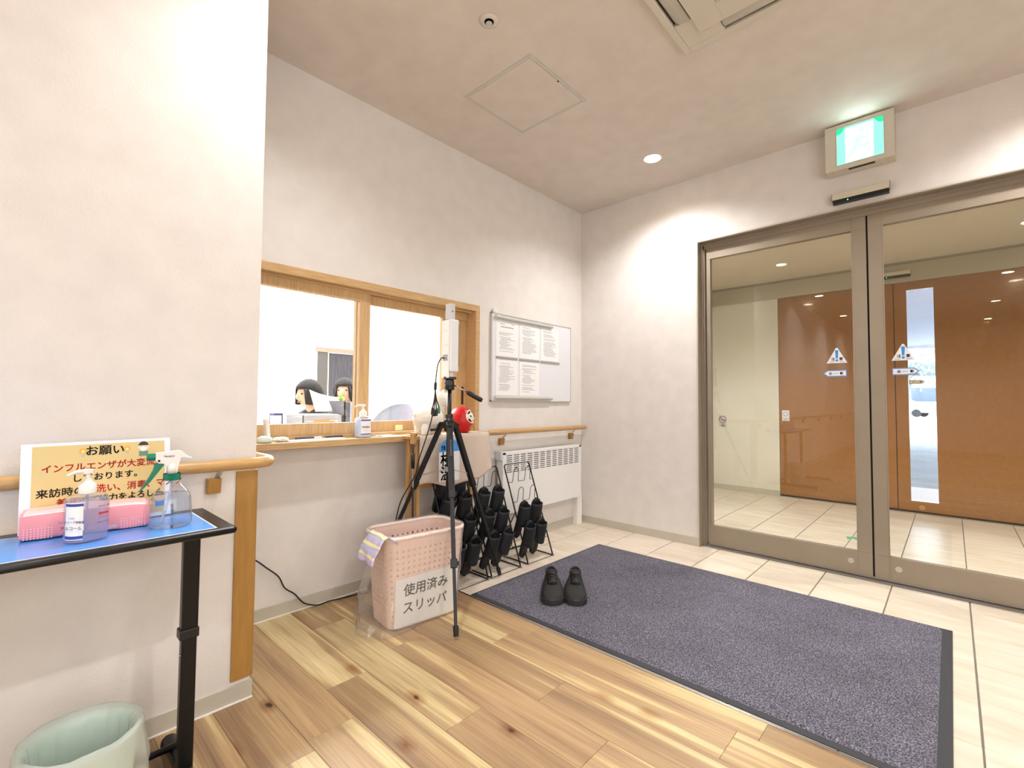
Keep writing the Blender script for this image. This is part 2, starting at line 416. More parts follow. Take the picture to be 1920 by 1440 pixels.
    def grid(s, fn, nu, nv, m=0, closed=False, mfn=None, skip=None):
        vs = [fn(i/nu, j/nv) for j in range(nv+1) for i in range(nu+(0 if closed else 1))]
        w = nu if closed else nu+1
        b = len(s.v); s.v += [tuple(v) for v in vs]
        for j in range(nv):
            for i in range(nu):
                if skip and skip(i, j): continue
                i2 = (i+1) % w
                s.f.append((b+j*w+i, b+j*w+i2, b+(j+1)*w+i2, b+(j+1)*w+i)); s.mi.append(mfn(i, j) if mfn else m)
        return s
    def text(s, body, size, org, rv, uv, m=0, align='C', bold=0.0, sx=1.0):
        if bold:
            for dx_ in (-1, 1):
                for dz_ in (-1, 1):
                    o2 = Vector(org)+Vector(rv).normalized()*(dx_*bold*0.9*size)+Vector(uv).normalized()*(dz_*bold*0.9*size)
                    s.text(body, size, o2, rv, uv, m, align, 0.0, sx)
            return s
        vs, fs = _text_mesh(body, 0.0)
        if not vs: return s
        xs = [v[0] for v in vs]; x0, x1 = min(xs), max(xs)
        off = {'C': (x0+x1)/2, 'L': x0, 'R': x1}[align]
        rv = Vector(rv).normalized(); uv = Vector(uv).normalized(); o = Vector(org)
        return s.add([o + rv*((x-off)*size*sx) + uv*(y*size) for x, y in vs], fs, m)
    def poly(s, pts, m=0): return s.add(pts, [tuple(range(len(pts)))], m)
    def build(s, name, mats, parent=None, smooth=False, bevel=0, solid=0, subsurf=0, loc=None, autos=None):
        org = Vector((0, 0, 0))
        if parent is not None: org = ORG.get(parent.name, Vector((0, 0, 0)))
        elif loc is not None: org = Vector(loc)
        me = bpy.data.meshes.new(name)
        me.from_pydata([tuple(Vector(v)-org) for v in s.v], [], s.f)
        if not isinstance(mats, (list, tuple)): mats = [mats]
        for m in mats: me.materials.append(MT[m] if isinstance(m, str) else m)
        for p, i in zip(me.polygons, s.mi): p.material_index = i
        me.validate(); me.update()
        if smooth:
            for p in me.polygons: p.use_smooth = True
            if autos: me.set_sharp_from_angle(angle=R(autos))
        o = bpy.data.objects.new(name, me); COL.objects.link(o)
        if parent is not None: o.parent = parent
        else: o.location = org
        ORG[o.name] = org
        if solid:
            md = o.modifiers.new('thickness', 'SOLIDIFY'); md.thickness = solid; md.offset = 0
        if bevel:
            md = o.modifiers.new('bevel', 'BEVEL'); md.width = bevel; md.segments = 2; md.limit_method = 'ANGLE'; md.angle_limit = R(40)
        if subsurf:
            md = o.modifiers.new('subdivision', 'SUBSURF'); md.levels = subsurf; md.render_levels = subsurf
        return o
def spline(pts, k=8):
    P = [Vector(p) for p in pts]; P = [2*P[0]-P[1]] + P + [2*P[-1]-P[-2]]; out = []
    for i in range(1, len(P)-2):
        a, b, c, d = P[i-1:i+3]
        for j in range(k):
            t = j/k
            out.append(0.5*((2*b) + (c-a)*t + (2*a-5*b+4*c-d)*t*t + (-a+3*b-3*c+d)*t**3))
    out.append(P[-2]); return out
def thing(name, label, cat, loc=(0, 0, 0), group=None):
    o = bpy.data.objects.new(name, None); COL.objects.link(o); o.location = loc; o.empty_display_size = 0.05
    o['label'] = label; o['category'] = cat
    if group: o['group'] = group
    ORG[o.name] = Vector(loc)
    return o
def tag(o, label=None, cat=None, group=None, kind=None):
    if label: o['label'] = label
    if cat: o['category'] = cat
    if group: o['group'] = group
    if kind: o['kind'] = kind
    return o
def struct_root(name, loc, label=None):
    o = bpy.data.objects.new(name, None); COL.objects.link(o); o.location = loc; o['kind'] = 'structure'
    if label: o['label'] = label
    ORG[o.name] = Vector(loc); return o
def dup(root):
    r = root.copy(); COL.objects.link(r)
    for ch in list(root.children):
        c = ch.copy(); COL.objects.link(c); c.parent = r
        for g in list(ch.children):
            d = g.copy(); COL.objects.link(d); d.parent = c
    return r

# ================================================================== SETTING
# floor: base slab with planks (x < -1.685) and tiles
WX = -1.672
XL, YF = -10.5, -4.3
fl = MB().box(WX, 2.45, YF, 0.0, -0.10, -0.004, m=0).box(XL, WX, YF, 0.0, -0.10, -0.003, m=1).build('floor', ['grout', 'subfloor'])
tag(fl, 'pale beige square tiles by the doors and knotty wood planks in the hall', None, kind='structure')
pw, pl = 0.1532, 0.914
pmesh = MB().cbox(-pw/2+0.0004, pw/2-0.0004, 0.0004, pl-0.0004, -0.006, 0.0, c=0.0008).build('plank', 'plank', fl)
far = MB(); first = True
cx0 = -1.780
starts = {0: -0.89, 1: -1.27, 2: -0.626, 3: -1.16, 4: -0.70, 5: -0.90}
def plank_part(x0, x1, y0, y1):
    global first
    full = abs((x1-x0)-pw) < 1e-4 and abs((y1-y0)-pl) < 1e-4
    if full:
        o = pmesh if first else pmesh.copy()
        if not first: COL.objects.link(o); o.parent = fl
        first = False; o.location = ((x0+x1)/2, y0, 0)
    else:
        o = MB().cbox(x0+0.0004-(x0+x1)/2, x1-0.0004-(x0+x1)/2, 0.0004, y1-y0-0.0004, -0.006, 0.0, c=0.0008).build('plank', 'plank', fl)
        o.location = ((x0+x1)/2, y0, 0)
col = -1
x1 = cx0 + pw
while x1 > XL+0.01:
    x0 = max(x1-pw, XL); xr = min(x1, WX)
    if xr - x0 < 0.02: x1 -= pw; col += 1; continue
    st = starts.get(col, (-0.3*((col*37) % 7)/2.0) - 0.2)
    y = st
    while y < 0: y += pl
    y1 = y
    ymax = -0.548 if xr < -2.743 else 0.0
    while y1 > YF:
        a = max(y1-pl, YF); b = min(y1, ymax)
        if b - a > 0.01:
            if x0 > -5.4: plank_part(x0, xr, a, b)
            else: far.cbox(x0+0.0004, xr-0.0004, a+0.0004, b-0.0004, -0.006, 0.0, c=0.0008)
        y1 -= pl
    x1 -= pw; col += 1
fp = far.build('plank_field', 'plank', fl); fp['kind'] = 'stuff'
# tiles
ts_x, ts_y = 0.3055, 0.3080
tm = MB().cbox(0.0011, ts_x-0.0011, 0.0030, ts_y-0.0030, -0.008, 0.0, c=0.0012).build('tile', 'tile', fl)
tfirst = True; tfar = MB()
xs = [WX] + [-1.6625+ts_x*i for i in range(1, 14)] + [2.42]
xs = [WX] + [v for v in [-1.355-0.3055+ts_x*i for i in range(1, 14)] if v < 2.40] + [2.42]
ys = [0.0] + [-0.195-ts_y*i for i in range(0, 14)]
for i in range(len(xs)-1):
    for j in range(len(ys)-1):
        x0, x1, y1, y0 = xs[i], xs[i+1], ys[j], ys[j+1]
        if y0 < YF: y0 = YF
        if y1 <= YF: continue
        full = abs(x1-x0-ts_x) < 1e-3 and abs(y1-y0-ts_y) < 1e-3
        if y0 < -3.4:
            tfar.cbox(x0+0.0008, x1-0.0008, y0+0.0025, y1-0.0025, -0.008, 0.0, c=0.0012); continue
        if full:
            o = tm if tfirst else tm.copy()
            if not tfirst: COL.objects.link(o); o.parent = fl
            tfirst = False
        else:
            o = MB().cbox(0.0008, x1-x0-0.0008, 0.0025, y1-y0-0.0025, -0.008, 0.0, c=0.0012).build('tile', 'tile', fl)
        o.location = (x0, y0, 0)
tf = tfar.build('tile_field', 'tile', fl); tf['kind'] = 'stuff'
tag(MB().box(WX-0.008, WX+0.003, YF, 0.0, -0.004, 0.0025).build('trim_1', 'steel', bevel=0.001), 'thin steel strip between wood planks and tiles', kind='structure')

# ceiling with the hall
cl = MB().box(XL, 0.0, YF, -0.0, H, H+0.1).build('ceiling', 'ceil'); tag(cl, kind='structure')
# back wall with the reception window opening
WXL, WXR, WZ0, WZ1 = -2.70, -1.195, 0.78, 1.640
wb = MB().box(-2.742, WXL, 0, 0.12, 0, H).box(WXR, 0.0, 0, 0.12, 0, H).box(WXL, WXR, 0, 0.12, 0, WZ0).box(WXL, WXR, 0, 0.12, WZ1, H)
tag(wb.build('wall_back', 'wall'), kind='structure')
tag(MB().box(XL, -2.742, -0.548, 0.12, 0, H).build('wall_left', 'wall'), kind='structure')
# right wall with the sliding door opening
DY0, DY1, DZ = -2.928, -0.996, 2.150
wr = MB().box(0, 0.14, DY1, 0.0, 0, H).box(0, 0.14, YF, DY0, 0, H).box(0, 0.14, DY0, DY1, DZ, H)
tag(wr.build('wall_right', 'wall'), kind='structure')
tag(MB().box(XL, 2.6, YF-0.1, YF, 0, H).build('wall_front', 'wall'), kind='structure')
tag(MB().box(XL-0.1, XL, YF, -0.548, 0, H).build('wall_far', 'wall'), kind='structure')
w2 = struct_root('fill_window', (-4.6, YF, 1.45), 'long unseen window behind the camera, added as a fill light')
MB().box(-7.45, -1.75, YF, YF+0.03, 0.66, 2.24).build('window_frame', 'oak', w2); MB().box(-7.4, -1.8, YF+0.03, YF+0.035, 0.70, 2.20).build('curtain', mat('added_fill_curtain', (240, 238, 235), 0.8, emit=(250, 248, 244), es=0.9), w2)  # frame and emissive sheet made up to go with the added fill light
# baseboards with a thin white sealant bead where they meet the planks
def baseboard(name, a, b, n, bead=False):
    # a, b: ends on the wall face, n: unit normal into the room
    a = Vector(a); b = Vector(b); n = Vector(n)
    t = 0.006; m = MB()
    vs = [a, b, b+n*t, a+n*t]
    hh = 0.058
    pts = [Vector((v.x, v.y, z)) for z in (0, hh) for v in vs]
    m.add(pts, [(0, 3, 2, 1), (4, 5, 6, 7)] + [(i, (i+1) % 4, (i+1) % 4+4, i+4) for i in range(4)])
    o = m.build(name, 'base', bevel=0.0015); tag(o, kind='structure')
    if bead:
        MB().bar((a+n*(t+0.002))+Vector((0, 0, 0.002)), (b+n*(t+0.002))+Vector((0, 0, 0.002)), 0.004, 0.004).build('sealant_bead', 'caulk', o)
baseboard('baseboard_back', (-2.735, 0, 0), (0, 0, 0), (0, -1, 0))
MB().bar((-2.735, -0.008, 0.002), (WX-0.01, -0.008, 0.002), 0.004, 0.004).build('sealant_bead', 'caulk', bpy.data.objects['baseboard_back'])
baseboard('baseboard_left', (XL, -0.548, 0), (-2.736, -0.548, 0), (0, -1, 0), True)
baseboard('baseboard_end', (-2.742, -0.548, 0), (-2.742, 0, 0), (1, 0, 0))
baseboard('baseboard_right', (0, 0, 0), (0, DY1, 0), (-1, 0, 0))
baseboard('baseboard_front', (XL, YF, 0), (0, YF, 0), (0, 1, 0))
# corner guard of the projecting wall
g = MB()
gp = [(-2.803, -0.548), (-2.803, -0.556), (-2.742, -0.556), (-2.734, -0.548), (-2.734, -0.49), (-2.742, -0.49), (-2.742, -0.548)]
g.prism(gp, lambda a, b, t: (a, b, t), 0.072, 0.762)
tag(g.build('trim_2', 'guard', bevel=0.002), 'ochre wooden corner guard on the end of the left wall', kind='structure')

# ---------------------------------------------------------------- reception window
win = struct_root('window_1', (-1.95, 0.0, 0.8), 'light wood framed sliding reception window to the bright office')
F = MB()
F.box(WXL, WXR, -0.012, 0.125, WZ1-0.040, WZ1)                   # head
F.box(WXR-0.035, WXR, -0.012, 0.125, WZ0, WZ1-0.040)             # right jamb
F.box(WXL, WXL+0.035, -0.012, 0.125, WZ0, WZ1-0.040)             # left jamb
F.box(WXL+0.035, WXR-0.035, 0.028, 0.034, WZ1-0.052, WZ1-0.040)  # track ribs
F.box(WXL+0.035, WXR-0.035, 0.066, 0.072, WZ1-0.052, WZ1-0.040)
F.build('window_frame', 'oak', win, bevel=0.0015)
def sash(x0, x1, y, pull=None, xs=None):
    m = MB(); t = 0.028; st = 0.062
    m.box(x0, x1, y, y+t, 0.828, 0.886); m.box(x0, x1, y, y+t, 1.540, 1.600)
    m.box(x0, x0+st, y, y+t, 0.886, 1.540)
    if xs: m.box(xs, xs+0.070, y, y+t, 0.886, 1.540); m.box(xs+0.070, x1, y+0.008, y+t, 0.886, 1.540)
    else: m.box(x1-st, x1, y, y+t, 0.886, 1.540)
    o = m.build('sash', 'oak_v', win, bevel=0.0015)
    MB().box(x0+st-0.004, (xs or x1-st)+0.004, y+t/2-0.002, y+t/2+0.002, 0.882, 1.544).build('pane', 'officeglass', o)
    if pull: MB().box(pull-0.011, pull+0.011, y+0.0065, y+0.012, 0.98, 1.10).build('finger_pull', mat('pull_dark_brown', (70, 44, 28), 0.4), o, bevel=0.003)
    return o
sash(WXL+0.036, -1.978, 0.036)
sash(-2.040, WXR-0.037, 0.074, pull=-1.262, xs=-1.441)
MB().box(WXL+0.035, WXR-0.035, 0.0, 0.115, WZ0+0.030, 0.828).build('bottom_track', 'oak', win, bevel=0.001)
# counter board under the window
ct = MB().box(-2.740, -1.195, -0.118, 0.02, 0.780, 0.810).build('window_sill', 'oak', win, bevel=0.002)

# ---------------------------------------------------------------- automatic glass door
door = struct_root('door_1', (0.06, -1.96, 0), 'bronze framed automatic glass sliding door, two leaves')
J = MB()
J.box(-0.004, 0.045, DY1-0.006, DY1, 0, DZ)
J.box(0.045, 0.052, DY1-0.02, DY1, 0, DZ); J.box(0.058, 0.13, DY1-0.028, DY1, 0, DZ)
J.box(-0.004, 0.045, DY0, DY0+0.006, 0, DZ); J.box(0.045, 0.13, DY0, DY0+0.028, 0, DZ)
J.build('jamb', 'bronze', door, bevel=0.001)
Hd = MB(); Hd.box(-0.004, 0.052, DY0+0.006, DY1-0.006, DZ-0.006, DZ); Hd.box(0.058, 0.14, DY0, DY1, DZ-0.045, DZ); Hd.box(0.052, 0.058, DY0, DY1, DZ-0.022, DZ)
Hd.build('head_frame', 'bronze', door, bevel=0.001)
MB().box(-0.006, -0.003, DY1, DY1+0.010, 0.06, DZ+0.010).box(-0.006, -0.003, DY0, DY1, DZ, DZ+0.010).build('edge_strip', mat('edge_pale', (205, 198, 186), 0.4), door)
def tri_sticker(m, x, yc, z0, s=1.0):
    w, hgt = 0.052*s, 0.092*s
    m.poly([(x, yc+w, z0), (x, yc-w, z0), (x, yc-0.004, z0+hgt), (x, yc+0.004, z0+hgt)][::-1], 0)
    m.poly([(x-0.0006, yc+0.0085*s, z0+0.078*s), (x-0.0006, yc-0.0085*s, z0+0.078*s), (x-0.0006, yc-0.005*s, z0+0.028*s), (x-0.0006, yc+0.005*s, z0+0.028*s)][::-1], 1)
    m.poly([(x-0.0006, yc+0.007*s*math.cos(a*PI/6), z0+0.016*s+0.007*s*math.sin(a*PI/6)) for a in range(12)][::-1], 1)
    m.text('注', 0.020*s, (x-0.0006, yc+0.019*s, z0+0.018*s), (0, -1, 0), (0, 0, 1), 2, bold=0.02)
    m.text('意', 0.020*s, (x-0.0006, yc-0.021*s, z0+0.018*s), (0, -1, 0), (0, 0, 1), 2, bold=0.02)
    m.box(x-0.0006, x-0.0003, yc+0.013*s, yc+0.038*s, z0+0.006*s, z0+0.009*s, 3); m.box(x-0.0006, x-0.0003, yc-0.038*s, yc-0.013*s, z0+0.006*s, z0+0.009*s, 3)
def arrow_sticker(m, x, yc, zc, d, s=1.0):
    # d=+1 points towards +y (left in view)
    w, hh = 0.056*s, 0.020*s
    def P(k, off): return [(x-off, yc+d*(w*k*a), zc+hh*k2*b) for a, b, k2 in ((1.0+0.12, 0, k), (0.72, 1, k), (-1, 1, k), (-1, -1, k), (0.72, -1, k))]
    pts = P(1.0, 0); pts2 = [(x-0.0005, yc+d*w*a, zc+hh*b) for a, b in ((1.0, 0), (0.68, 0.72), (-0.93, 0.72), (-0.93, -0.72), (0.68, -0.72))]
    if d > 0: pts = pts[::-1]; pts2 = pts2[::-1]
    m.poly(pts, 3); m.poly(pts2, 0)
    m.text('自', 0.017*s, (x-0.001, yc+0.026*s, zc-0.006*s), (0, -1, 0), (0, 0, 1), 4, bold=0.02)
    m.text('動', 0.017*s, (x-0.001, yc-0.030*s, zc-0.006*s), (0, -1, 0), (0, 0, 1), 4, bold=0.02)
    m.box(x-0.001, x-0.0006, yc-0.014*s, yc+0.014*s, zc-0.001*s, zc+0.0015*s, 3)
STK = [mat('sticker_white', (226, 228, 232), 0.4), mat('sticker_blue', (50, 140, 214), 0.4), mat('sticker_red', (200, 60, 70), 0.4), mat('sticker_border_blue', (96, 140, 214), 0.4), mat('sticker_grey', (70, 80, 92), 0.4)]
def leaf(y0, y1, meet):
    # y0 < y1, meet: the y of the meeting edge
    m = MB(); a, b = 0.064, 0.100
    m.box(a, b, y0, y1, 0.018, 0.148); m.box(a, b, y0, y1, 2.032, 2.112)
    sw = 0.068; m.box(a, b, y0, y0+(sw if meet == y0 else 0.026), 0.148, 2.032); m.box(a, b, y1-(sw if meet == y1 else 0.026), y1, 0.148, 2.032)
    yy = y0+sw if meet == y0 else y1-sw
    m.box(a-0.002, a+0.002, yy-0.003, yy+0.003, 0.0285, 2.105)
    o = m.build('door_leaf', 'bronze', door, bevel=0.0015)
    MB().box(0.079, 0.085, y0+0.02, y1-0.02, 0.140, 2.040).build('glass_pane', 'glass', o)
    yk = y0+0.105 if meet == y0 else y1-0.105
    yk = {True: -1.855, False: -2.072}[meet == y0]
    MB().tube([(a+0.001, yk, 0.088), (a-0.0015, yk, 0.088)], 0.0155, 20).build('lock_cover', mat('pale_disc', (186, 180, 166), 0.5), o)
    m = MB(); yc = -1.803 if meet == y0 else -2.112
    tri_sticker(m, 0.0785, yc, 1.248); m.build('warning_sticker', STK, o)
    m = MB(); arrow_sticker(m, 0.0785, -1.795 if meet == y0 else -2.118, 1.186, 1 if meet == y0 else -1); m.build('arrow_sticker', STK, o)
    return o
tag(leaf(-1.957, -1.036, -1.957)); tag(leaf(-2.888, -1.966, -1.966))
MB().box(0.070, 0.096, -1.9662, -1.9568, 0.02, 2.11).build('meeting_gasket', 'darkgap', door)
MB().box(0.03, 0.125, DY0, DY1, -0.001, 0.0035).build('threshold', mat('threshold_grey', (120, 114, 106), 0.6), door)

# ---------------------------------------------------------------- vestibule
VX = 2.42
tag(MB().box(0.14, VX+0.15, 0.0, 0.12, 0, H).build('wall_vestibule_left', 'vest_wall'), kind='structure')
tag(MB().box(0.14, VX+0.15, -3.9, -3.8, 0, H).build('wall_vestibule_right', 'vest_wall'), kind='structure')
tag(MB().box(0.14, VX+0.15, -3.8, 0.0, 2.345, 2.4).build('ceiling_vestibule', 'vest_ceil'), kind='structure')
tag(MB().box(VX, VX+0.12, -0.925, 0.0, 0, 2.158).box(VX, VX+0.12, -3.8, -2.915, 0, 2.158).box(VX+0.02, VX+0.12, -3.8, 0.0, 2.158, 2.7).build('wall_entrance', 'vest_wall'), kind='structure')
baseboard('baseboard_entrance', (VX, 0, 0), (VX, -0.925, 0), (-1, 0, 0))
d2 = struct_root('door_2', (VX+0.02, -1.92, 0), 'brown veneered outer automatic door with one tall glass slot')
MB().box(VX-0.03, VX+0.06, -3.8, 0.0, 2.156, 2.342).build('header_box', 'header', d2, bevel=0.002)
MB().box(VX-0.034, VX-0.029, -3.8, 0.0, 2.325, 2.331).build('header_groove', 'bronze', d2)
PX0, PX1 = VX+0.012, VX+0.052
l1 = MB().box(PX0, PX1, -1.914, -0.927, 0.02, 2.156).build('door_leaf', 'browndoor', d2, bevel=0.002)
m = MB(); sy0, sy1, sz0, sz1 = -2.203, -2.012, 0.112, 2.080
m.box(PX0, PX1, -2.913, sy0, 0.02, 2.156).box(PX0, PX1, sy1, -1.920, 0.02, 2.156).box(PX0, PX1, sy0, sy1, 0.02, sz0).box(PX0, PX1, sy0, sy1, sz1, 2.156)
l2 = m.build('door_leaf', 'browndoor', d2)
MB().box(PX0+0.016, PX0+0.022, sy0-0.004, sy1+0.004, sz0-0.004, sz1+0.004).build('slot_pane', 'slotglass', l2)
MB().box(PX0+0.004, PX1-0.004, -1.9205, -1.9135, 0.02, 2.156).build('meeting_gasket', 'darkgap', d2)
MB().box(PX0+0.012, PX1-0.012, -2.913, -0.927, 0.0, 0.021).build('bottom_brush', 'rubber', d2)
MB().tube([(PX0+0.001, -2.088, 0.056), (PX0-0.0015, -2.088, 0.056)], 0.022, 20).build('lock_cover', mat('bronze_disc', (186, 140, 88), 0.4), l2)
m = MB(); tri_sticker(m, PX0+0.0155, -2.052, 1.275, 0.85); m.build('warning_sticker', [STK[0], STK[1], STK[2], STK[3]], l2)
m = MB(); arrow_sticker(m, PX0+0.0155, -2.072, 1.213, -1, 0.95); m.build('arrow_sticker', [mat('sticker_orange', (240, 208, 150), 0.5), STK[1], STK[2], STK[3], STK[4]], l2)
m = MB(); m.box(PX0-0.0008, PX0-0.0001, -1.022, -0.952, 0.815, 0.930, 0)
for a in range(16):
    t0, t1 = a*PI/8, (a+1)*PI/8
    m.poly([(PX0-0.0012, -0.987+r_*math.cos(t), 0.890+r_*math.sin(t)) for r_, t in ((0.024, t0), (0.024, t1), (0.019, t1), (0.019, t0))], 1)
m.box(PX0-0.0012, PX0-0.0009, -1.010, -0.964, 0.838, 0.843, 1); m.box(PX0-0.0012, PX0-0.0009, -1.005, -0.969, 0.826, 0.831, 1)
m.build('push_sticker', [STK[0], mat('sticker_pale_grey', (150, 158, 168), 0.5)], l1)
MB().box(VX-0.028, VX+0.02, -3.8, -0.927, 0.0, 0.010).build('threshold', 'steel', d2)
# no smoking plate on the cream panel
t = thing('no_smoking_sign', 'small no-smoking sticker on the cream panel beyond the glass door', 'sign', (VX-0.001, -0.33, 0.79))
m = MB(); m.box(VX-0.0012, VX, -0.375, -0.285, 0.725, 0.860, 0)
for a in range(20):
    t0, t1 = a*PI/10, (a+1)*PI/10
    m.poly([(VX-0.0018, -0.33+r_*math.cos(t), 0.812+r_*math.sin(t)) for r_, t in ((0.042, t0), (0.042, t1), (0.034, t1), (0.034, t0))], 1)
m.bar((VX-0.0018, -0.302, 0.838), (VX-0.0018, -0.358, 0.786), 0.0006, 0.007, 1, upv=(0, -1, 1))
m.bar((VX-0.0016, -0.356, 0.806), (VX-0.0016, -0.312, 0.806), 0.0006, 0.008, 2)
m.text('NO SMOKING', 0.012, (VX-0.0018, -0.33, 0.754), (0, -1, 0), (0, 0, 1), 2)
m.text('禁煙', 0.020, (VX-0.0018, -0.33, 0.732), (0, -1, 0), (0, 0, 1), 2, bold=0.02)
m.build('sign_plate', [mat('plate_pale_blue', (204, 208, 206), 0.5), mat('ban_red', (150, 70, 82), 0.5), mat('dark_print', (60, 66, 72), 0.5)], t)
m = MB()
m.poly([(1.03, -1.70, 0.0006), (1.06, -1.76, 0.0006), (0.96, -1.79, 0.0006), (1.0, -1.745, 0.0006), (0.95, -1.72, 0.0006)][::-1])
tag(m.build('floor_sticker', mat('floor_mark_green', (70, 170, 130), 0.5)), 'small green mark on the vestibule tiles behind the left glass leaf', 'sticker')

# ---------------------------------------------------------------- outside
OX = VX+0.15
tag(MB().box(OX-0.15, 4.25, -10, 8, -0.06, -0.002).build('floor_outside', 'apron'), kind='structure')
gr = MB().box(4.25, 140, -90, 90, -0.08, -0.02).build('ground', 'asphalt'); tag(gr, kind='structure')
tag(MB().box(OX, 14.6, -9, 7, 2.70, 3.1).box(14.5, 14.6, -9, 7, 2.62, 2.70).build('ceiling_canopy', 'soffit'), kind='structure')
b = thing('apartment_building', 'pale grey-blue low building far across the road', 'building', (70, -8, 0))
MB().box(70, 80, -40, 30, 0, 7.4).build('wall', 'facade', b); MB().box(69.6, 80, -40, 30, 7.4, 7.9).build('roof', 'facade', b)
wm = None
for i in range(-6, 5):
    for z in (1.4, 4.4):
        w0 = MB().box(69.93, 70.0, i*5.0-1.3, i*5.0+1.3, z, z+1.6).build('window', 'darkglass', b)
def car(loc, rz, label):
    r = thing('car', label, 'car', (0, 0, 0))
    m = MB(); prof = [(-2.1, 0.35), (-2.15, 0.75), (-1.9, 0.95), (-1.2, 1.05), (-0.6, 1.42), (0.9, 1.45), (1.6, 1.0), (2.1, 0.9), (2.15, 0.4)]
    m.prism(prof, lambda a, b_, t: (a, t, b_), -0.85, 0.85); m.build('car_body', 'carwhite', r, bevel=0.08)
    m = MB(); m.prism([(-1.05, 1.06), (-0.55, 1.36), (0.85, 1.38), (1.35, 1.04)], lambda a, b_, t: (a, t, b_), -0.87, 0.87); m.build('side_window', 'darkglass', r)
    for x in (-1.35, 1.35):
        for y in (-0.86, 0.70): MB().cyl((x, y, 0.32), (x, y+0.16, 0.32), 0.32, n=20).build('wheel', 'rubber', r)
    r.location = loc; r.rotation_euler = (0, 0, rz); return r
car((50, 0.95, -0.02), R(75), 'white parked car seen through the slot of the brown door')
def tree(x, y, hgt, seed, label):
    r = thing('street_tree', label, 'tree', (x, y, -0.02), 'street trees beyond the car park')
    rnd = random.Random(seed); m = MB()
    m.tube([(x, y, 0), (x+0.1, y, hgt*0.4), (x, y+0.1, hgt*0.75)], [0.16, 0.12, 0.05], 8)
    for k in range(7):
        a = rnd.uniform(0, 2*PI); z = hgt*rnd.uniform(0.35, 0.6)
        m.tube([(x, y, z), (x+1.4*math.cos(a), y+1.4*math.sin(a), z+1.5)], [0.06, 0.02], 6)
    m.build('trunk', 'bark', r)
    m = MB()
    for k in range(500):
        d = Vector((rnd.gauss(0, 1), rnd.gauss(0, 1), rnd.gauss(0, 0.8))); p = Vector((x, y, hgt*0.72)) + d*1.1
        q = Vector((rnd.uniform(-1, 1), rnd.uniform(-1, 1), rnd.uniform(-1, 1))).normalized()*0.16; w = q.cross(Vector((0, 0, 1))).normalized()*0.1
        m.add([p-q, p+w, p+q, p-w], [(0, 1, 2, 3)])
    o = m.build('foliage', 'leaf', r); o['kind'] = 'stuff'
tree(56, -1.6, 6.5, 1, 'bare-trunked street tree right of the parked car')
tree(60, 0.8, 7, 2, 'street tree behind the parked car')
tree(60, -5.6, 7, 3, 'street tree farthest right beyond the car park')

# ---------------------------------------------------------------- office room shell
OXL, OXR, OYB = -4.6, 3.08, 7.0
tag(MB().box(OXL, OXR, 0.12, OYB, -0.1, 0.0).build('floor_office', mat('office_floor', (190, 184, 176), 0.5)), kind='structure')
tag(MB().box(OXL, OXR, 0.12, OYB, H, H+0.1).build('ceiling_office', 'wall_white'), kind='structure')
tag(MB().box(OXL-0.1, OXL, 0.12, OYB, 0, H).build('wall_office_left', 'wall_white'), kind='structure')
tag(MB().box(OXR, OXR+0.1, 0.12, OYB, 0, H).build('wall_office_right', 'wall_white'), kind='structure')
tag(MB().box(OXL, 0.90, OYB, OYB+0.1, 0, H).box(1.80, OXR, OYB, OYB+0.1, 0, H).box(0.90, 1.80, OYB, OYB+0.1, 2.0, H).build('wall_office_back', 'wall_white'), kind='structure')
d3 = struct_root('door_3', (1.35, OYB, 0), 'dark glazed sliding door at the back of the office')
MB().box(0.86, 1.84, OYB-0.03, OYB+0.02, 1.985, 2.075).build('door_head', mat('door_head_taupe', (140, 126, 112), 0.5), d3)
MB().box(0.90, 1.12, OYB+0.01, OYB+0.05, 0, 1.985).build('door_panel', 'doordark', d3)
MB().box(1.12, 1.145, OYB, OYB+0.06, 0, 1.985).build('door_edge', mat('door_edge_pale', (190, 180, 160), 0.4), d3)
MB().grid(lambda u, v: (1.145+0.655*u, OYB+0.04+0.012*math.sin(u*60), 1.985*v), 60, 1).build('blind', 'curtain', d3)
for x, y in ((-1.9, 1.9), (0.4, 1.9), (-1.9, 4.6), (0.4, 4.6), (2.3, 3.2)):
    o = MB().box(x-0.6, x+0.6, y-0.3, y+0.3, H-0.02, H-0.001).build('ceiling_panel_light', 'panelglow')
    side = {(-1.9, 1.9): 'left-hand office ceiling light nearest the reception window', (0.4, 1.9): 'right-hand office ceiling light nearest the reception window',
            (-1.9, 4.6): 'left-hand office ceiling light farther back', (0.4, 4.6): 'middle office ceiling light farther back', (2.3, 3.2): 'office ceiling light by the right wall'}[(x, y)]
    tag(o, side, 'ceiling light', 'flat rectangular office ceiling lights')
# back cabinets with pale ledge, roller blind, plates
t = thing('low_cabinet', 'long low white cabinet along the office back wall, left of the dark door', 'cabinet', (-1.2, 6.8, 0))
MB().box(-3.4, 0.62, 6.55, 6.995, 0.0, 1.09).build('body', 'white', t); MB().box(-3.42, 0.64, 6.53, 6.995, 1.09, 1.12).build('top', mat('cabinet_top_grey', (190, 190, 196), 0.5), t)
for k in range(5): MB().box(-3.38+0.8*k, -2.62+0.8*k, 6.535, 6.55, 0.05, 1.06).build('door', 'white', t, bevel=0.003)
tag(MB().box(-0.05, 0.06, 6.985, 7.0, 1.50, 1.56).build('wall_switch', 'greymesh'), 'small grey plate on the office back wall above the cabinet', 'switch')
tag(MB().box(3.055, 3.08, 3.4, 5.6, 1.3, 2.2).build('roller_blind', 'paleyellow'), 'pale yellow blind on the right wall of the office', 'blind')
t = thing('file_shelf', 'white shelf unit at the right wall of the office', 'shelf', (2.7, 4.0, 0))
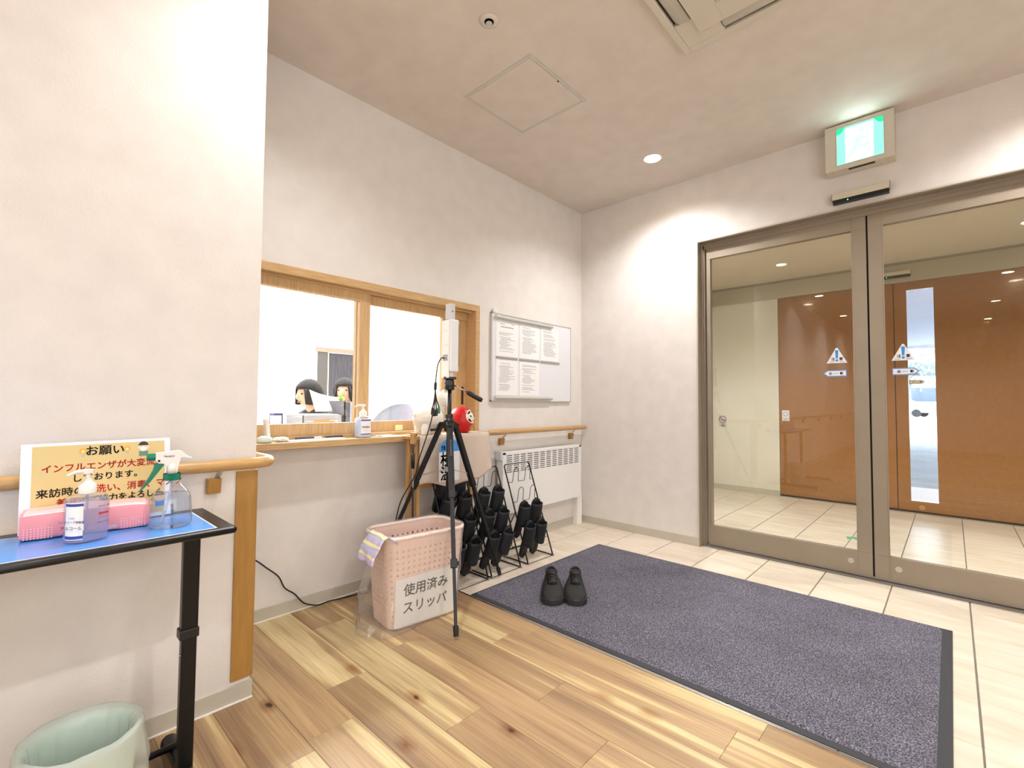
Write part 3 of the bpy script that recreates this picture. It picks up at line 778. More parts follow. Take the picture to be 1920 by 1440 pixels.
MB().box(2.55, 3.07, 2.6, 5.4, 0.0, 0.72).build('body', 'white', t); MB().box(2.53, 3.07, 2.58, 5.42, 0.72, 0.75).build('top', 'white', t)
for k in range(4): MB().box(2.54, 2.556, 2.64+0.69*k, 3.28+0.69*k, 0.05, 0.70).build('door', 'white', t, bevel=0.003)
# office desks behind the window
def desk(x0, x1, y0, y1, label, z=0.72):
    t = thing('office_desk', label, 'desk', ((x0+x1)/2, (y0+y1)/2, 0), 'white desks behind the reception window')
    MB().box(x0, x1, y0, y1, z-0.03, z).build('desktop', 'white', t, bevel=0.004)
    for x in (x0+0.03, x1-0.03):
        for y in (y0+0.03, y1-0.03): MB().box(x-0.02, x+0.02, y-0.02, y+0.02, 0, z-0.03).build('leg', 'alum', t)
    MB().box(x0+0.05, x1-0.05, y1-0.05, y1-0.035, 0.25, z-0.03).build('back_panel', 'white', t)
desk(-2.70, -1.62, 0.45, 1.20, 'left white desk directly behind the window, holding the tray')
desk(-1.60, -0.60, 0.32, 0.72, 'right white desk behind the window, in front of the covered chair')

# ---------------------------------------------------------------- people in the office
def person(loc, az, label, jacket, lean=0.0, hairlen=0.10):
    r = thing('person', label, 'person', (0, 0, 0))
    # body skeleton: facing -y
    V = [(0, 0.06, 0.50), (0, 0.03, 0.66), (0, -0.02, 0.80), (0, -0.05, 0.93), (0, -0.075, 1.0),
         (0.16, -0.04, 0.92), (0.21, -0.12, 0.72), (0.13, -0.34, 0.76), (-0.16, -0.04, 0.92), (-0.21, -0.12, 0.72), (-0.13, -0.34, 0.76),
         (0.10, 0.02, 0.50), (0.11, -0.38, 0.52), (0.11, -0.38, 0.10), (0.11, -0.50, 0.04), (-0.10, 0.02, 0.50), (-0.11, -0.38, 0.52), (-0.11, -0.38, 0.10), (-0.11, -0.50, 0.04)]
    E_ = [(0, 1), (1, 2), (2, 3), (3, 4), (3, 5), (5, 6), (6, 7), (3, 8), (8, 9), (9, 10), (0, 11), (11, 12), (12, 13), (13, 14), (0, 15), (15, 16), (16, 17), (17, 18)]
    rad = [0.15, 0.135, 0.14, 0.10, 0.055, 0.066, 0.046, 0.032, 0.066, 0.046, 0.032, 0.095, 0.07, 0.045, 0.04, 0.095, 0.07, 0.045, 0.04]
    me = bpy.data.meshes.new('body'); me.from_pydata(V, E_, []); me.materials.append(MT[jacket])
    o = bpy.data.objects.new('body', me); COL.objects.link(o); o.parent = r
    md = o.modifiers.new('skin', 'SKIN'); 
    for i, sv in enumerate(me.skin_vertices[0].data): sv.radius = (rad[i], rad[i]*0.85); sv.use_root = (i == 0)
    ss = o.modifiers.new('smooth', 'SUBSURF'); ss.levels = 2; ss.render_levels = 2
    for sd in (1, -1):
        hm = MB(); b0 = Vector((sd*0.128, -0.345, 0.762)); hm.sphere(b0+Vector((0, -0.035, -0.004)), 0.04, 10, 8, scale=(0.95, 1.1, 0.42))
        for k in range(4):
            x = sd*(0.152-0.017*k); L = (0.055, 0.068, 0.072, 0.062)[k]
            hm.tube([(x, -0.40, 0.762), (x, -0.40-L*0.6, 0.758), (x, -0.40-L, 0.744)], [0.009, 0.008, 0.0065], 7)
        hm.tube([(sd*0.095, -0.365, 0.76), (sd*0.075, -0.395, 0.75), (sd*0.07, -0.42, 0.744)], [0.011, 0.009, 0.007], 7)
        hm.build('hand', 'skin', r, smooth=True)
    hc = Vector((0, -0.105, 1.085))
    def hf(d):
        k = 1.0
        if d.z < -0.2: k *= 1-0.22*(-d.z-0.2)
        if d.y < -0.9: k *= 1.03
        return k
    hd = MB(); hd.sphere(hc, 0.10, 24, 18, scale=(0.78, 0.95, 1.12), fn=hf)
    hd.sphere(hc+Vector((0, -0.098, -0.012)), 0.016, 10, 8, scale=(0.8, 1.1, 1.5))
    for sd in (1, -1):
        hd.sphere(hc+Vector((sd*0.078, 0.0, -0.01)), 0.024, 10, 8, scale=(0.35, 0.8, 1.2))
    hd.tube([hc+Vector((0, 0.01, -0.08)), (0, -0.07, 0.985)], [0.045, 0.052], 14)
    head = hd.build('head', 'skin', r, smooth=True)
    for sd in (1, -1):
        MB().sphere(hc+Vector((sd*0.031, -0.086, 0.012)), 0.010, 10, 8, scale=(1.3, 0.6, 0.7)).build('eye', 'ink', head)
    MB().sphere(hc+Vector((0, -0.088, -0.052)), 0.016, 10, 8, scale=(1.3, 0.5, 0.35)).build('mouth', mat('lips', (190, 110, 100), 0.5), head)
    hr = MB()
    def cap(u, v):
        t = u*2*PI; ph = v*PI*0.72
        d = Vector((math.sin(ph)*math.sin(t), -math.sin(ph)*math.cos(t), math.cos(ph)))
        front = max(0.0, -d.y)
        lim = PI*0.36 if front > 0.55 else PI*(0.60+0.08*max(0, d.y))
        if ph > lim: ph = lim; d = Vector((math.sin(ph)*math.sin(t), -math.sin(ph)*math.cos(t), math.cos(ph)))
        k = 0.114 + 0.004*mnoise.noise(d*9)
        p = hc + Vector((d.x*0.84, d.y*0.98, d.z*1.12))*k
        if v > 0.9 and front <= 0.55: p.z -= hairlen*0.3
        return p
    hr.grid(cap, 40, 16, closed=True)
    hr.build('hair', 'hair', r, smooth=True, solid=0.012)
    r.location = loc; r.rotation_euler = (0, 0, az)
    return r
# facing -x (left in view)
person((-1.58, 1.47, -0.045), R(-80), 'seated office worker with short dark hair and black jacket, facing left', 'blackcloth')
person((-1.10, 1.95, 0.0), R(-40), 'office worker with dark hair and pale top half hidden by the window post', 'greycloth')
def office_chair(x, y, az, label, backc, cover=False):
    r = thing('office_chair', label, 'chair', (0, 0, 0), 'office chairs behind the window')
    m = MB(); m.sphere((0, 0, 0.45), 0.25, 20, 8, scale=(1, 1, 0.16)); m.build('seat', backc, r, smooth=True)
    if not cover:
        m = MB()
        m.grid(lambda u, v: (0.24*math.sin((u-0.5)*2.2), 0.22+0.05*math.cos((u-0.5)*2.2), 0.55+0.36*v-0.06*v*(2*u-1)**2), 14, 8); m.build('backrest', backc, r, smooth=True, solid=0.03)
    else:
        m = MB()
        m.grid(lambda u, v: ((0.25+0.03*(1-v))*math.sin((u-0.5)*3.0), 0.20+0.10*math.cos((u-0.5)*3.0)+0.006*math.sin(u*46)*(1-v), 0.42+0.56*v-0.14*v*abs(2*u-1)**2.2), 60, 10)
        m.build('draped_jacket', 'greycloth', r, smooth=True, solid=0.02)
    MB().cyl((0, 0, 0.08), (0, 0, 0.42), 0.025).build('column', 'blackmet', r)
    for k in range(5):
        a = 2*PI*k/5
        MB().tube([(0, 0, 0.10), (0.27*math.cos(a), 0.27*math.sin(a), 0.055)], [0.022, 0.014], 8).sphere((0.27*math.cos(a), 0.27*math.sin(a), 0.027), 0.027, 10, 8).build('leg', 'blackmet', r, smooth=True)
    r.location = (x, y, 0); r.rotation_euler = (0, 0, az)
    return r
office_chair(-1.58, 1.49, R(-80), 'office chair under the worker in the black jacket', 'blackcloth')
office_chair(-1.10, 1.97, R(-40), 'office chair under the worker half hidden by the window post', 'greymesh')
office_chair(-1.33, 1.10, R(-160), 'office chair with rounded back draped in pale grey cloth', 'greymesh', True)
office_chair(-2.50, 2.05, R(-20), 'empty grey office chair left of the worker in black', 'greymesh')

# desk clutter
def papers(mb, x0, x1, y0, y1, z, n, seed, dz=0.004):
    rnd = random.Random(seed)
    for k in range(n):
        a = rnd.uniform(-0.15, 0.15); cx, cy = (x0+x1)/2+rnd.uniform(-.01, .01), (y0+y1)/2+rnd.uniform(-.01, .01)
        mt = Matrix.Translation((cx, cy, z+k*dz)) @ Matrix.Rotation(a, 4, 'Z')
        mb.box(-(x1-x0)/2, (x1-x0)/2, -(y1-y0)/2, (y1-y0)/2, 0, dz*0.8, mtx=mt)
t = thing('document_tray', 'grey tray heaped with papers on the office desk, orange print on its side', 'tray', (-1.92, 0.78, 0.72))
m = MB()
tx0, tx1, ty0, ty1, tz0, tz1 = -2.06, -1.80, 0.68, 0.93, 0.80, 0.905
m.box(tx0, tx1, ty0, ty1, tz0, tz0+0.005); m.box(tx0, tx1, ty0, ty0+0.004, tz0, tz1); m.box(tx0, tx1, ty1-0.004, ty1, tz0, tz1); m.box(tx0, tx0+0.004, ty0, ty1, tz0, tz1); m.box(tx1-0.004, tx1, ty0, ty1, tz0, tz1)
m.box(tx0+0.02, tx1-0.02, ty0+0.02, ty1-0.02, 0.72, 0.80)
m.build('tray_body', 'greymesh', t)
MB().box(-1.99, -1.86, ty0-0.002, ty0-0.0005, 0.845, 0.875).build('printed_band', 'orange', t)
o = MB(); papers(o, -2.05, -1.82, 0.69, 0.92, 0.862, 12, 3); tag(o.build('paper_pile', 'paper', loc=(-1.93, 0.8, 0.85)), 'messy pile of white sheets in the grey office tray', 'papers')
m = MB(); m.grid(lambda u, v: (-1.90+0.22*u, 0.86+0.10*v, 0.925+0.10*v+0.05*(1-u)**2*v), 8, 6); tag(m.build('loose_sheet', 'paper', smooth=True, solid=0.001, loc=(-1.8, 0.9, 0.93)), 'curled white sheet standing up on the tray papers', 'paper')
t = thing('file_holder', 'dark grey upright file holder with coloured folders beside the tray', 'file holder', (-1.72, 0.80, 0.72))
MB().box(-1.775, -1.765, 0.70, 0.95, 0.72, 1.0).box(-1.775, -1.665, 0.94, 0.95, 0.72, 1.0).box(-1.775, -1.665, 0.70, 0.95, 0.72, 0.73).box(-1.775, -1.73, 0.70, 0.705, 0.73, 0.99).build('holder', mat('holder_grey', (92, 90, 98), 0.5), t)
for k, c in enumerate(((214, 220, 236), (190, 198, 230), (236, 186, 196), (240, 240, 240))):
    MB().box(-1.728+0.015*k, -1.717+0.015*k, 0.71, 0.93, 0.732, 0.99).build('folder', mat('folder_colour', c, 0.5), t)
t = thing('frog_figurine', 'small lime green frog ornament on top of the file holder', 'figurine', (-1.72, 0.83, 1.0))
m = MB(); m.sphere((-1.735, 0.82, 1.014), 0.018, 12, 8, scale=(1.3, 1, 0.85)); m.build('body', 'lime', t, smooth=True)
m = MB(); m.sphere((-1.748, 0.81, 1.034), 0.010, 10, 8); m.sphere((-1.752, 0.806, 1.046), 0.0045, 8, 6); m.sphere((-1.742, 0.806, 1.046), 0.0045, 8, 6); m.build('head', 'lime', t, smooth=True)
t = thing('computer_monitor', 'white computer monitor at the left edge of the reception window', 'monitor', (-2.28, 0.95, 0.72))
MB().box(-2.42, -2.20, 0.93, 0.955, 0.80, 1.03).build('display', 'white', t, bevel=0.006); MB().box(-2.33, -2.29, 0.955, 0.975, 0.73, 0.9).build('stand', 'white', t); MB().box(-2.38, -2.24, 0.88, 1.02, 0.72, 0.73).build('base', 'white', t, bevel=0.003)
t = thing('desk_telephone', 'white desk telephone on the office desk near the monitor', 'telephone', (-2.24, 0.62, 0.72))
m = MB(); m.prism([(-0.09, 0), (0.09, 0), (0.09, 0.07), (-0.09, 0.03)], lambda a, b_, t_: (-2.24+t_, 0.62+a, 0.72+b_), -0.08, 0.08); m.build('base', 'white', t, bevel=0.006)
MB().tube(spline([(-2.30, 0.54, 0.80), (-2.305, 0.60, 0.815), (-2.305, 0.66, 0.815), (-2.30, 0.70, 0.81)], 4), [0.02]*3+[0.013]*7+[0.02]*3, 10).build('handset', 'white', t, smooth=True)
t = thing('desk_organiser', 'navy desk box with a white mug shape in front of the seated worker', 'organiser', (-2.12, 1.0, 0.72))
MB().box(-2.135, -2.075, 0.95, 1.03, 0.72, 0.915).build('box', 'navy', t, bevel=0.003)
MB().lathe([(0.03, 0.72), (0.033, 0.80), (0.033, 0.90), (0.030, 0.90), (0.028, 0.73)], -2.14, 0.90, 20).build('mug', 'white', t, smooth=True)

# ================================================================== THINGS
# ---- ceiling items
for i, (x, y) in enumerate(LAMPS):
    lab = ['recessed round downlight nearest the sliding doors on the window side', 'recessed round downlight nearest the sliding doors on the far side', 'recessed round downlight above the end of the projecting wall',
           'recessed round downlight above the camera side of the hall', 'third recessed downlight from the doors along the left wall', 'third recessed downlight from the doors along the right side',
           'fourth recessed downlight from the doors along the left wall', 'fourth recessed downlight from the doors along the right side', 'fifth recessed downlight from the doors along the left wall', 'fifth recessed downlight from the doors along the right side'][i]
    t = thing('downlight', lab, 'downlight', (x, y, H), 'round hall downlights')
    m = MB(); m.lathe([(0.052, H-0.0005), (0.064, H-0.0005), (0.064, H-0.003), (0.058, H-0.005), (0.052, H-0.004)], x, y, 32, caps=False); m.build('trim_ring', 'white', t, smooth=True)
    m = MB(); m.lathe([(0.0, H-0.003), (0.052, H-0.003)], x, y, 32); m.build('diffuser', 'lamp', t)
for i, (x, y) in enumerate(VEST_LAMPS):
    t = thing('downlight', ['vestibule ceiling downlight on the cream panel side', 'vestibule ceiling downlight on the slot door side'][i], 'downlight', (x, y, 2.345), 'vestibule downlights')
    m = MB(); m.lathe([(0.052, 2.3445), (0.064, 2.3445), (0.064, 2.342), (0.058, 2.340), (0.052, 2.341)], x, y, 32, caps=False); m.build('trim_ring', 'white', t, smooth=True)
    m = MB(); m.lathe([(0.0, 2.342), (0.052, 2.342)], x, y, 32); m.build('diffuser', 'lamp', t)
# sprinkler
t = thing('sprinkler', 'small round flush sprinkler with dark centre on the ceiling', 'sprinkler', (-1.983, -0.895, H))
MB().lathe([(0.020, H-0.002), (0.042, H-0.0005), (0.042, H-0.003), (0.022, H-0.007), (0.020, H-0.006)], -1.983, -0.895, 32, caps=False).build('plate', 'ceil', t, smooth=True)
MB().lathe([(0.0, H-0.004), (0.021, H-0.004)], -1.983, -0.895, 24).build('recess', mat('sprinkler_dark', (92, 104, 98), 0.5), t)
m = MB(); m.cyl((-1.983, -0.895, H-0.003), (-1.983, -0.895, H-0.010), 0.006); m.lathe([(0.0, H-0.012), (0.014, H-0.012), (0.014, H-0.0105), (0, H-0.0105)], -1.983, -0.895, 16); m.build('deflector', 'steel', t)
# access hatch
t = thing('access_hatch', 'square ceiling access hatch with thin pale aluminium frame', 'hatch', (-1.49, -0.665, H))
m = MB(); hx0, hx1, hy0, hy1, w = -1.722, -1.258, -0.902, -0.434, 0.016
for a in ((hx0, hx1, hy0, hy0+w), (hx0, hx1, hy1-w, hy1), (hx0, hx0+w, hy0+w, hy1-w), (hx1-w, hx1, hy0+w, hy1-w)): m.box(*a, H-0.003, H+0.0)
m.build('frame', mat('hatch_trim', (196, 196, 192), 0.4), t, bevel=0.001)
MB().box(hx0+w+0.003, hx1-w-0.003, hy0+w+0.003, hy1-w-0.003, H-0.0015, H).build('hatch_panel', 'ceil', t)
MB().tube([(-1.485, hy0+w+0.003, H-0.0050), (-1.485, hy0+w+0.003, H-0.001)], 0.0045, 12).build('latch', 'gap', t)
# air conditioner cassette
t = thing('ceiling_air_conditioner', 'beige four-way cassette air conditioner in the ceiling', 'air conditioner', (-1.715, -1.91, H))
ax0, ax1, ay0, ay1 = -2.20, -1.245, -2.392, -1.437; z0 = H-0.030; z1 = H-0.001
sl0, sl1, sw_ = 0.030, 0.108, 0.190    # slot inner offsets and distance of the slot ends from the corners
m = MB()
def ring(a, z0_, z1_, b):
    (x0, x1, y0, y1), (p0, p1, q0, q1) = a, b
    m.box(x0, x1, y0, q0, z0_, z1_); m.box(x0, x1, q1, y1, z0_, z1_); m.box(x0, p0, q0, q1, z0_, z1_); m.box(p1, x1, q0, q1, z0_, z1_)
ring((ax0, ax1, ay0, ay1), z0+0.012, z1, (ax0+sl0, ax1-sl0, ay0+sl0, ay1-sl0))
# corner blocks and inner panel between the slots
for cxx in (0, 1):
    for cyy in (0, 1):
        x_ = (ax0+sl0, ax0+sw_) if cxx == 0 else (ax1-sw_, ax1-sl0); y_ = (ay0+sl0, ay0+sw_) if cyy == 0 else (ay1-sw_, ay1-sl0)
        m.box(x_[0], x_[1], y_[0], y_[1], z0+0.012, z1)
m.build('panel', 'beigebox', t, bevel=0.003)
m = MB(); ring((ax0+sl1, ax1-sl1, ay0+sl1, ay1-sl1), z0, z1, (ax0+sw_+0.02, ax1-sw_-0.02, ay0+sw_+0.02, ay1-sw_-0.02)); m.build('grille_frame', 'beigebox', t, bevel=0.002)
m = MB()
for k in range(22):
    xx = ax0+sw_+0.03+k*0.0245; m.box(xx, xx+0.008, ay0+sw_+0.02, ay1-sw_-0.02, z0+0.004, z0+0.014)
m.build('intake_grille', 'beigebox', t)
MB().box(ax0+sw_+0.0, ax1-sw_, ay0+sw_, ay1-sw_, z1-0.004, z1-0.001).build('filter', 'gap', t)
MB().box(ax0+sl0, ax1-sl0, ay0+sl0, ay1-sl0, z1-0.0009, z1-0.0005).build('slot_recess', 'gap', t)
def louvre(p, q, n):
    p = Vector(p); q = Vector(q); n = Vector(n)
    m = MB(); prof = [(-0.030, 0.024), (-0.012, 0.010), (0.012, 0.004), (0.034, 0.006)]
    k = len(prof)
    def fn(u, v):
        i = min(int(v*(k-1)), k-2); f = v*(k-1)-i
        a = prof[i][0]*(1-f)+prof[i+1][0]*f; zz = prof[i][1]*(1-f)+prof[i+1][1]*f
        return p.lerp(q, u)+n*a+Vector((0, 0, zz))
    m.grid(fn, 1, 9); m.build('louvre', 'beigebox', t, smooth=True, solid=0.002)
zc = z0; mid = (sl0+sl1)/2
louvre((ax0+sw_+0.006, ay1-mid, zc), (ax1-sw_-0.006, ay1-mid, zc), (0, -1, 0)); louvre((ax0+sw_+0.006, ay0+mid, zc), (ax1-sw_-0.006, ay0+mid, zc), (0, 1, 0))
louvre((ax1-mid, ay0+sw_+0.006, zc), (ax1-mid, ay1-sw_-0.006, zc), (-1, 0, 0)); louvre((ax0+mid, ay0+sw_+0.006, zc), (ax0+mid, ay1-sw_-0.006, zc), (1, 0, 0))

# ---- exit sign
t = thing('exit_sign', 'green lit emergency exit sign with running figure above the glass door', 'sign', (0, -1.95, 2.35))
sx0, sx1, sy0_, sy1_, sz0_, sz1_ = -0.098, 0.0, -2.108, -1.790, 2.352, 2.618
MB().box(sx0, sx1, sy0_, sy1_, sz0_, sz1_).build('housing', 'beigebox', t, bevel=0.004)
m = MB(); px = sx0-0.002; py0, py1, pz0, pz1 = -2.062, -1.848, 2.378, 2.590
def prect(m, y0, y1, z0, z1, mi, dx=0.0): m.poly([(px-dx, y1, z0), (px-dx, y0, z0), (px-dx, y0, z1), (px-dx, y1, z1)][::-1], mi)
prect(m, py0, py1, pz0, pz1, 0)
prect(m, py0+0.045, py1-0.042, pz0+0.004, pz1-0.012, 1, 0.0006)
def seg(a, b, w):
    a = Vector((px-0.0012, py1-a[0]*0.214, pz0+a[1]*0.212)); b = Vector((px-0.0012, py1-b[0]*0.214, pz0+b[1]*0.212))
    d = (b-a).normalized(); n = Vector((0, -d.z, d.y))*w/2
    m.poly([a+n, a-n, b-n, b+n], 2)
for a, b_, w in (((0.50, 0.66), (0.42, 0.44), 0.034), ((0.42, 0.44), (0.56, 0.34), 0.022), ((0.56, 0.34), (0.72, 0.40), 0.018), ((0.42, 0.44), (0.36, 0.26), 0.022), ((0.36, 0.26), (0.24, 0.12), 0.018),
                 ((0.49, 0.64), (0.32, 0.58), 0.014), ((0.32, 0.58), (0.26, 0.44), 0.012), ((0.50, 0.66), (0.62, 0.54), 0.014), ((0.62, 0.54), (0.74, 0.60), 0.012)): seg(a, b_, w)
m.poly([(px-0.0012, py1-0.56*0.214+0.016*math.cos(k*PI/8), pz0+0.80*0.212+0.016*math.sin(k*PI/8)) for k in range(16)], 2)
for a_, s2_ in ((py0, 1), (py1, -1)): m.poly([(px-0.0008, a_, pz1), (px-0.0008, a_+s2_*0.042, pz1), (px-0.0008, a_+s2_*0.022, pz1-0.028), (px-0.0008, a_, pz1-0.034)][::s2_], 3)  # upper corner patches paint in the weaker backlight of the panel
m.build('lit_panel', ['exit_green', 'exit_white', 'exit_man', mat('exit_corner_dim_backlight', (20, 170, 120), 0.5, emit=(25, 206, 150), es=0.9)], t)
MB().box(px-0.001, sx0, py0-0.003, py0, pz0-0.003, pz1+0.003).box(px-0.001, sx0, py1, py1+0.003, pz0-0.003, pz1+0.003).box(px-0.001, sx0, py0, py1, pz1, pz1+0.003).box(px-0.001, sx0, py0, py1, pz0-0.003, pz0).build('panel_rim', 'beigebox', t)
MB().box(sx0+0.012, sx0+0.03, -2.02, -1.90, sz0_-0.003, sz0_+0.001).build('battery_slot', 'gap', t)
m = MB(); 
for y in (-2.075, -1.99, -1.825): m.cyl((sx0+0.03, y, sz0_), (sx0+0.03, y, sz0_-0.005), 0.005, n=12)
m.build('indicator', mat('indicator_yellow', (196, 190, 96), 0.4), t)
# ---- door sensors
def sensor(x, y0, y1, z0, z1, label):
    t = thing('door_sensor', label, 'sensor', (x, (y0+y1)/2, z0), 'door motion sensors')
    MB().box(x-0.042, x, y0, y1, z0+0.020, z1).build('cover', 'sensor', t, bevel=0.003)
    MB().box(x-0.038, x, y0+0.003, y1-0.003, z0, z0+0.020).build('lens_strip', 'black', t)
    MB().sphere((x-0.039, y1-0.075, z0+0.008), 0.0028, 10, 8).build('led', 'led', t)
    for y in (y0-0.003, y1): MB().box(x-0.042, x, y, y+0.003, z0+0.018, z1).build('end_cap', 'steel', t)
sensor(0.0, -2.078, -1.812, 2.182, 2.240, 'champagne door sensor bar below the exit sign')
sensor(VX-0.03, -2.052, -1.80, 2.200, 2.256, 'champagne door sensor bar on the header of the brown outer door')

# ---- handrails
def rail_obj(label, pts, r, brk, loc):
    t = thing('handrail', label, 'handrail', loc, 'wooden wall handrails')
    MB().tube(pts, r, 16).build('rail', 'rail', t, smooth=True, autos=50)
    for (x, wy, s) in brk:
        yr = wy-0.047
        b_ = MB().prism([(0.0, 0.700), (0.0, 0.748), (-0.034, 0.748), (-0.026, 0.700)], lambda a, c, tt: (x+tt, wy+a, c), -0.019, 0.019).build('bracket_block', 'guard', t, bevel=0.002)
        MB().tube(spline([(x+0.006, wy-0.020, 0.744), (x+0.010, wy-0.028, 0.757), (x+0.010, yr, 0.772), (x+0.010, yr, 0.780)], 4), 0.011, 8, sq=0.45).build('bracket', 'metal', t, smooth=True)
    return t
wl = -0.548; zr = 0.790
pts = [(XL+0.05, wl-0.047, zr), (-2.76, wl-0.047, zr)]
for k in range(1, 9):
    a = -PI/2 + k*PI/2/8; pts.append((-2.76+0.062*math.cos(a), wl-0.047+0.062+0.062*math.sin(a), zr))
pts += [(-2.698, -0.12, zr), (-2.700, -0.10, zr)]
rail_obj('long wooden handrail on the left wall, curving around its end', pts, 0.0185, [(x, wl, 1) for x in (-2.872, -4.05, -5.2, -6.4, -7.6, -8.8)], (-2.9, wl, zr))
rail_obj('short wooden handrail above the panel heater under the whiteboard', [(-1.15, -0.050, zr+0.004), (-1.135, -0.050, zr+0.004), (-1.05, -0.050, zr+0.004), (-0.03, -0.050, zr+0.004), (-0.012, -0.050, zr+0.004)], [0.010, 0.0175, 0.0185, 0.0185, 0.014], [(-0.985, 0.0, 1), (-0.170, 0.0, 1)], (-0.6, 0, zr))

# ---- whiteboard
t = thing('whiteboard', 'white wall-mounted notice board beside the reception window', 'whiteboard', (-0.63, 0, 1.3))
MB().box(-1.085, -0.175, -0.014, 0.0, 1.007, 1.612).build('board_face', 'board', t)
m = MB()
for a in ((-1.089, -0.171, 1.003, 1.011), (-1.089, -0.171, 1.608, 1.616), (-1.089, -1.081, 1.003, 1.616), (-0.179, -0.171, 1.003, 1.616)): m.box(a[0], a[1], -0.018, 0.0, a[2], a[3])
m.build('frame', 'alum', t, bevel=0.001)
MB().tube([(-1.060, -0.027, 1.588), (-0.432, -0.027, 1.588)], 0.0115, 14).build('top_rod', 'alum', t, smooth=True, autos=50)
MB().tube([(-1.062, -0.027, 1.030), (-0.434, -0.027, 1.030)], 0.0115, 14).build('bottom_rod', 'alum', t, smooth=True, autos=50)
m = MB(); m.box(-1.075, -1.045, -0.02, -0.005, 1.616, 1.640); m.cyl((-1.060, -0.02, 1.630), (-1.060, -0.024, 1.630), 0.005); m.build('hanging_clip', 'white', t)
def notice(x0, x1, z0, z1, seed, label, title=False):
    m = MB(); y = -0.0148; m.box(x0, x1, y-0.0012, y, z0, z1, 0); rnd = random.Random(seed)
    z = z1-0.030; left = x0+0.03
    if title:
        m.box(x0+0.04, x0+0.085, y-0.0017, y-0.0012, z+0.002, z+0.006, 1); m.box(x1-0.07, x1-0.035, y-0.0017, y-0.0012, z+0.006, z+0.010, 1); z -= 0.02
        m.box(x0+0.045, x1-0.045, y-0.0017, y-0.0012, z, z+0.007, 1); z -= 0.03
    while z > z0+0.03:
        if rnd.random() < 0.16: z -= 0.008
        m.box(left+(0.015 if rnd.random() < 0.3 else 0), left+rnd.uniform(0.08, (x1-x0)-0.055), y-0.0017, y-0.0012, z, z+0.0028, 1); z -= 0.0082
    o = m.build('notice_sheet', ['paper', 'greyink'], loc=((x0+x1)/2, y, z0)); tag(o, label, 'paper', 'printed sheets on the whiteboard')
notice(-1.045, -0.822, 1.318, 1.572, 1, 'printed sheet at the top left of the whiteboard, short title line', True)
notice(-0.802, -0.580, 1.318, 1.574, 2, 'printed sheet at the top middle of the whiteboard')
notice(-0.560, -0.340, 1.318, 1.574, 3, 'printed sheet at the top right of the whiteboard')
notice(-1.045, -0.822, 1.045, 1.298, 4, 'printed sheet at the bottom left of the whiteboard')
notice(-0.802, -0.580, 1.045, 1.298, 5, 'printed sheet at the bottom middle of the whiteboard')
for k, (a, b_) in enumerate(((-1.045, -0.828), (-0.808, -0.580), (-0.562, -0.330))):
    tag(MB().box(a, b_, -0.022, -0.0165, 1.302, 1.314).build('magnet_strip', 'darkgrey', bevel=0.001, loc=(a, -0.02, 1.3)), ['left grey magnet strip in the middle of the whiteboard', 'centre grey magnet strip in the middle of the whiteboard', 'right grey magnet strip in the middle of the whiteboard'][k], 'magnet', 'grey magnet strips on the whiteboard')

# ---- panel heater
t = thing('panel_heater', 'white wall panel heater with slotted grille beside the corner', 'heater', (-0.55, 0, 0.4))
rx0, rx1, ry0, rz0, rz1 = -1.035, -0.115, -0.080, 0.236, 0.655
m = MB(); m.box(rx0, rx1, ry0, ry0+0.004, rz0, 0.512); m.box(rx0, rx0+0.030, ry0, ry0+0.004, 0.512, rz1); m.box(rx1-0.030, rx1, ry0, ry0+0.004, 0.512, rz1); m.box(rx0, rx1, ry0, ry0+0.004, 0.638, rz1)
m.box(rx0, rx0+0.004, ry0+0.004, -0.02, rz0, rz1); m.box(rx1-0.004, rx1, ry0+0.004, -0.02, rz0, rz1); m.box(rx0, rx1, ry0+0.004, -0.02, rz1-0.004, rz1); m.box(rx0, rx1, ry0+0.004, -0.02, rz0, rz0+0.004)
m.build('casing', 'radiator', t, bevel=0.003)
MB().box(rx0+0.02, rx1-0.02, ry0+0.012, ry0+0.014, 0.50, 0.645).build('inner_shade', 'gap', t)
m = MB(); g0, g1, gz0, gz1 = rx0+0.030, rx1-0.030, 0.512, 0.638; nr = 9; pit = (gz1-gz0)/nr
for k in range(nr+1):
    zc = gz0+pit*k; m.box(g0, g1, ry0, ry0+0.004, max(gz0, zc-pit*0.29), min(gz1, zc+pit*0.29))
m.build('grille_slats', 'radiator', t)
m = MB(); nc = 12
for k in range(nc+1):
    xc = g0+(g1-g0)*k/nc; m.box(max(g0, xc-0.0075), min(g1, xc+0.0075), ry0-0.0004, ry0+0.004, gz0, gz1)
m.build('grille_mullions', 'radiator', t)
MB().box(rx0-0.016, rx0, ry0+0.002, -0.02, 0.60, 0.668).build('control_cap', mat('heater_cap_grey', (200, 202, 206), 0.5), t, bevel=0.006)
MB().box(-0.9, -0.86, -0.02, 0.0, 0.3, 0.6).box(-0.25, -0.21, -0.02, 0.0, 0.3, 0.6).build('wall_mount', 'steel', t)
# white pipe cover at the corner
tag(MB().box(-0.125, -0.060, -0.05, 0.0, 0.0, 0.236).build('trim_3', 'white', bevel=0.003), 'white pipe cover under the heater at the corner', kind='structure')

